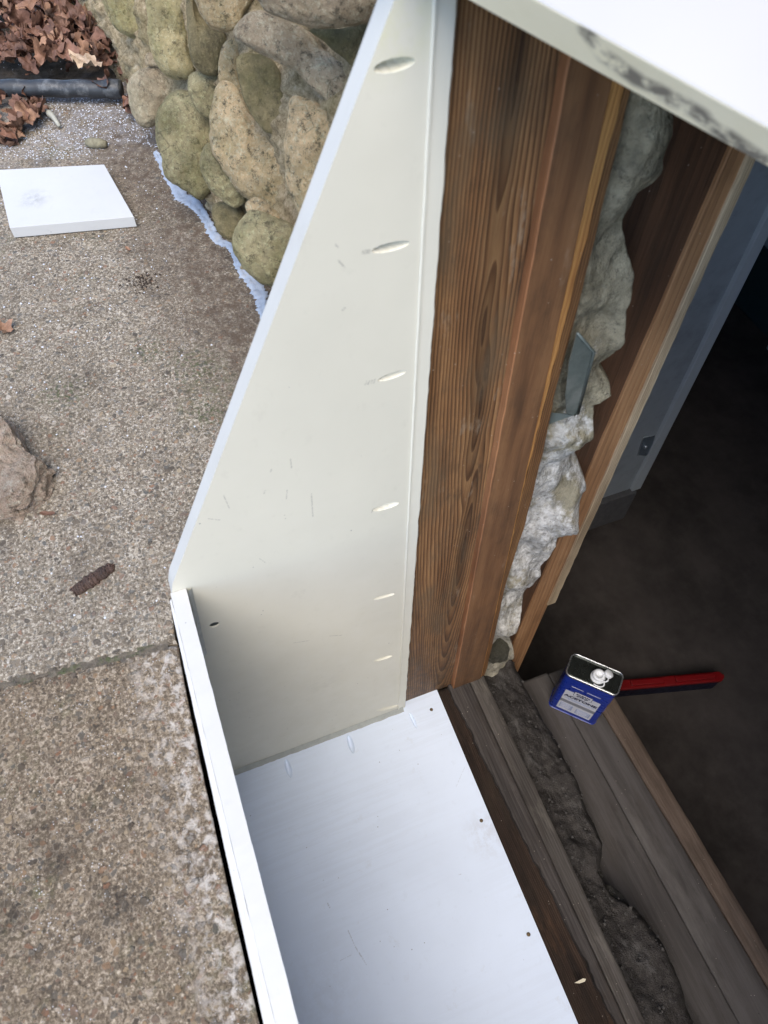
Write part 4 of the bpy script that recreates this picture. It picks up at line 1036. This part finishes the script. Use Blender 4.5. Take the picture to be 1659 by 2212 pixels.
# leaves
def m_leaf(name, a, b, c):
    n = NT(name); oi = n.new('ShaderNodeObjectInfo'); r = oi.outputs['Random']
    isl = n.new('ShaderNodeNewGeometry').outputs['Random Per Island']
    v = n.math('FRACT', n.math('ADD', r, isl))
    col = n.ramp(v, [(0, a), (.35, b), (.6, c), (.85, a), (1, b)])
    q = n.noise(scale=60, detail=5); col = n.mix(n.mr(q, .4, .7, 0, .6), col, tuple(x*.35 for x in b))
    return n.done(col, .65, n.bump(n.noise(scale=120, detail=4), .8, .002), spec=.3)
LEAF = m_leaf('dead_leaf', (.22, .115, .078), (.12, .062, .045), (.36, .215, .14))
LEAFT = m_leaf('tan_leaf', (.48, .36, .25), (.40, .28, .19), (.52, .40, .28))
def leafgeo(seed, size, curl, rot, tilt, pos, lobes=True):
    rnd = random.Random(seed); N = 30; V = []; F = []
    prof = []; lo = rnd.uniform(0, 3); am = [rnd.uniform(.3, 1.1) for _ in range(5)]; asp = rnd.uniform(.45, .85)
    for i in range(N):
        t = 2*math.pi*i/N
        r = .58+.34*abs(math.cos(2.5*t+lo))**1.3*am[int(i*5/N) % 5]+.07*rnd.uniform(-1, 1) if lobes else .5+.15*math.cos(2*t)+.04*rnd.uniform(-1, 1)
        if lobes and i % 2: r *= .92
        prof.append((r*math.cos(t), r*math.sin(t)*(asp if lobes else .55)))
    Rm = Matrix.Rotation(rot, 3, 'Z') @ Matrix.Rotation(tilt, 3, Vector((math.cos(seed), math.sin(seed), 0)))
    ca = rnd.uniform(0, 3.14); cxv, cyv = math.cos(ca), math.sin(ca)
    def bend(x, y):
        s = x*cxv+y*cyv; z = curl*s*s*.8+.30*fr(x*2.2+seed, y*2.2, 0, 1, 4)+.07*math.sin(7*(x*cyv-y*cxv)+seed)
        k = 1-.35*curl*abs(s)
        return Vector((x*k, y*k, z))
    V.append(bend(0, 0))
    for f in (.33, .66, 1.0):
        for x, y in prof: V.append(bend(x*f, y*f))
    for i in range(N): F.append((0, 1+i, 1+(i+1) % N))
    for q in (0, 1):
        for i in range(N): F.append((1+q*N+i, 1+q*N+(i+1) % N, 1+(q+1)*N+(i+1) % N, 1+(q+1)*N+i))
    V2 = []
    zm = 9
    for v in V: w_ = Rm @ v; V2.append(w_*size); zm = min(zm, w_.z*size)
    return [(v.x+pos[0], v.y+pos[1], v.z-zm+pos[2]) for v in V2], F
def inpoly(p, poly):
    x, y = p; r = False; n = len(poly)
    for i in range(n):
        x1, y1 = poly[i]; x2, y2 = poly[(i+1) % n]
        if (y1 > y) != (y2 > y) and x < (x2-x1)*(y-y1)/(y2-y1)+x1: r = not r
    return r
def region(px): return [tuple(onz(p, GZ)[:2]) for p in px]
R1 = region([(-80, -60), (235, -60), (262, 40), (300, 90), (322, 120), (325, 200), (330, 262), (300, 275), (275, 215), (262, 165), (-80, 165)])
R2 = region([(-80, 200), (60, 212), (100, 245), (75, 290), (20, 330), (-80, 330)])
def sample(R, n):
    xs = [p[0] for p in R]; ys_ = [p[1] for p in R]; out = []
    while len(out) < n:
        p = (random.uniform(min(xs), max(xs)), random.uniform(min(ys_), max(ys_)))
        if inpoly(p, R): out.append(p)
    return out
V, F = [], []
def pile(R, n, zt_, smin, smax):
    for (x, y) in sample(R, n):
        v, f = leafgeo(random.randint(0, 9999), random.uniform(smin, smax), random.uniform(.3, 1.6), random.random()*6.28, random.uniform(-1.0, 1.0), (x, y, GZ-.005+random.random()*zt_)); b = len(V)
        V.extend(v); F.extend([[b+k for k in q] for q in f])
pile(R1, 470, .045, .020, .052); pile(R2, 55, .02, .018, .042)
ll = mesh('leaf_litter', V, F, LEAF, None, True); tag(ll, 'drift of crumpled dead brown leaves against the boulder wall around the pipe', 'leaves', kind='stuff')
protos = []
def leafobj(seed, size, curl, tilt, lobes, mat):
    v, f = leafgeo(seed, size, curl, 0, tilt, (0, 0, 0), lobes); return mesh('dead_leaf', v, f, mat, None, True, origin=(0, 0, 0))
def place(o, px, z, rz, label, group=None, copy=True):
    if copy: o2 = o.copy(); COL.objects.link(o2)
    else: o2 = o
    p = onz(px, z); o2.location = (p[0], p[1], z); o2.rotation_euler = (0, 0, rz); tag(o2, label, 'leaf', group); return o2
L1 = leafobj(11, .046, 1.2, .6, True, LEAF); L2 = leafobj(23, .044, .9, -.5, True, LEAF); L3 = leafobj(37, .012, .4, .1, False, LEAF); L4 = leafobj(41, .062, .35, .25, True, LEAFT)
place(L4, (190, 140), GZ+.05, .4, 'big pale tan maple leaf on top of the leaf drift just above the pipe', copy=False)
place(L1, (232, 188), GZ+.035, 1.2, 'curled red brown leaf hanging over the end of the black pipe', copy=False)
place(L2, (68, 262), GZ+.012, .7, 'crumpled brown leaf with a stem standing up just below the pipe at left', copy=False)
place(L3, (278, 541), GZ, .3, 'small orange brown leaf scrap on the concrete below the white offcut', copy=False).scale = (1.2, 1.2, .9)
place(L3, (105, 1111), GZ, 1.1, 'small salmon red leaf scrap on the concrete below the split rock', None).scale = (1.5, 1.5, .8)
a = place(L2, (8, 720), GZ, 2.2, 'brown leaf cut by the left edge of the frame, alone on the concrete'); a.scale = (.7, .7, .7)
a = place(L3, (245, 600), GZ, 2.0, 'tiny rust brown leaf bit left of the dark crumbs on the concrete'); a.scale = (.35, .35, .5)
a = place(L3, (513, 785), GZ, .5, 'tiny tan leaf bit on the concrete close to the sloping panel edge'); a.scale = (.35, .35, .5)
a = place(L3, (135, 752), GZ, 1.4, 'tiny brown leaf bit on open concrete above the split rock'); a.scale = (.4, .35, .5)
a = place(L3, (452, 430), GZ+.03, 2.4, 'small orange leaf caught between the olive boulders low in the wall'); a.scale = (.7, .7, 1)
G = 'loose leaves on the leaf drift by the pipe'
for k in range(46):
    src = (L1, L2)[k % 2]; x, y = sample(R1 if k % 5 else R2, 1)[0]
    o2 = src.copy(); COL.objects.link(o2); s = random.uniform(.6, 1.05); o2.scale = (s, s, s)
    o2.location = (x, y, GZ+(.02+random.random()*.02 if k % 5 else .006)); o2.rotation_euler = (random.uniform(-.5, .5), random.uniform(-.5, .5), random.random()*6.28)
    tag(o2, 'crumpled brown leaf loose on top of the leaf drift around the pipe', 'leaf', G)
# white granules
GRAN = m_plain('white_granules', (.55, .58, .64), .6, var=.1, scale=200)
RG = region([(60, 205), (270, 215), (330, 280), (345, 330), (300, 310), (250, 305), (190, 345), (60, 345), (-20, 330), (80, 270)])
pts = [(x, y, GZ) for x, y in sample(RG, 2300) if random.random() < .75]
RG2 = region([(-20, 330), (300, 300), (345, 330), (380, 600), (200, 760), (-20, 800)])
pts += [(x, y, GZ) for x, y in sample(RG2, 420)]
pts += [(x, y, GZ+.012) for x, y in sample(R1, 700)]
RG3 = region([(-20, 700), (480, 700), (360, 1300), (-20, 1400)])
pts += [(x, y, GZ) for x, y in sample(RG3, 90)]
tag(bits('white_granules', pts, GRAN, .0007, .0028, .6), 'fine white granules scattered over the concrete below the pipe', 'granules', kind='stuff')
CR = m_plain('dark_crumbs', (.04, .028, .02), .95, var=.4, scale=100)
p0 = onz((308, 611), GZ); pts = [(p0[0]+random.gauss(0, .014), p0[1]+random.gauss(0, .012), GZ) for _ in range(160)]
tag(bits('dark_crumbs', pts, CR, .001, .0035), 'small patch of dark brown crumbs on the concrete below the offcut', 'crumbs', kind='stuff')
SHC = m_plain('white_curl', (.38, .38, .33), .6, var=.3, scale=80)
A = onz((100, 238), GZ+.01); B = onz((128, 272), GZ+.008)
tag(tube('dried_curl', [A, A+(B-A)*.35+[.004, 0, .006], A+(B-A)*.7+[-.003, 0, .004], B], [.003, .007, .005, .0035], SHC, None, 10), 'lumpy white scrap like dried foam beside the leaves below the pipe', 'scrap')

# ------------------------------------------------------------------ white door leaf at top right
def m_doorp():
    n = NT('white_door_paint'); col = n.mix(n.mr(n.noise(scale=6, detail=3), .4, .7), (.38, .38, .385), (.35, .355, .365)); return n.done(col, .4)
def m_dooredge(PA, PB):
    n = NT('cream_door_edge'); base = n.mix(n.mr(n.noise(scale=20, detail=4), .4, .7), (.93, .86, .66), (.88, .81, .60))
    L = PB-PA
    mk = maxall(n, [n.seg(PA+L*a+O1, PA+L*b+O2, w_) for a, b, O1, O2, w_ in SM])
    mk = n.math('MULTIPLY', mk, n.ramp(n.noise(scale=65, detail=4, rough=.6), [(.38, 0), (.54, 1)]))
    return n.done(n.mix(n.math('MULTIPLY', mk, .8), base, (.03, .025, .04)), .5)
PA = CAM+_n(ray((1010, 0)))*.50; PB = CAM+_n(ray((1659, 362)))*.47
Lv = _n(PB-PA); nd = np.array([.25, -.55, .80]); nd = _n(nd-Lv*nd.dot(Lv)); wv_ = np.cross(Lv, nd)
if wv_[2] < 0: wv_ = -wv_
# lean so that ~12 mm of the edge shows
TH = .034
print('edge vis', (-wv_).dot(_n(CAM-(PA+PB)/2)), nd.dot(_n(CAM-(PA+PB)/2)))
P0 = PA-Lv*.09; P1 = PB+Lv*.20
# P0..P1 is the lower (back) arris of the edge; front arris sits TH along nd
SM = [(a_, b_, c_, d_, w_*1.7) for a_, b_, c_, d_, w_ in [(.40, .47, nd*.030, nd*.016, .0045), (.47, .56, nd*.018, nd*.014, .006), (.56, .66, nd*.013, nd*.016, .005), (.64, .76, nd*.014, nd*.014, .006), (.76, .86, nd*.013, nd*.006, .005), (.86, .97, nd*.008, nd*.004, .006)]]
face = [P0+nd*TH, P1+nd*TH, P1+nd*TH+wv_*.33, P0+nd*TH+wv_*.33]
EDG = m_dooredge(PA, PB)
dr = prism('white_door', face, -nd*TH, [m_doorp(), EDG], None, .0015)
for p in dr.data.polygons:
    if Vector(-wv_).dot(p.normal) > .6: p.material_index = 1
tag(dr, 'bright white door leaf propped over the opening, cream edge with black smudges', 'door')
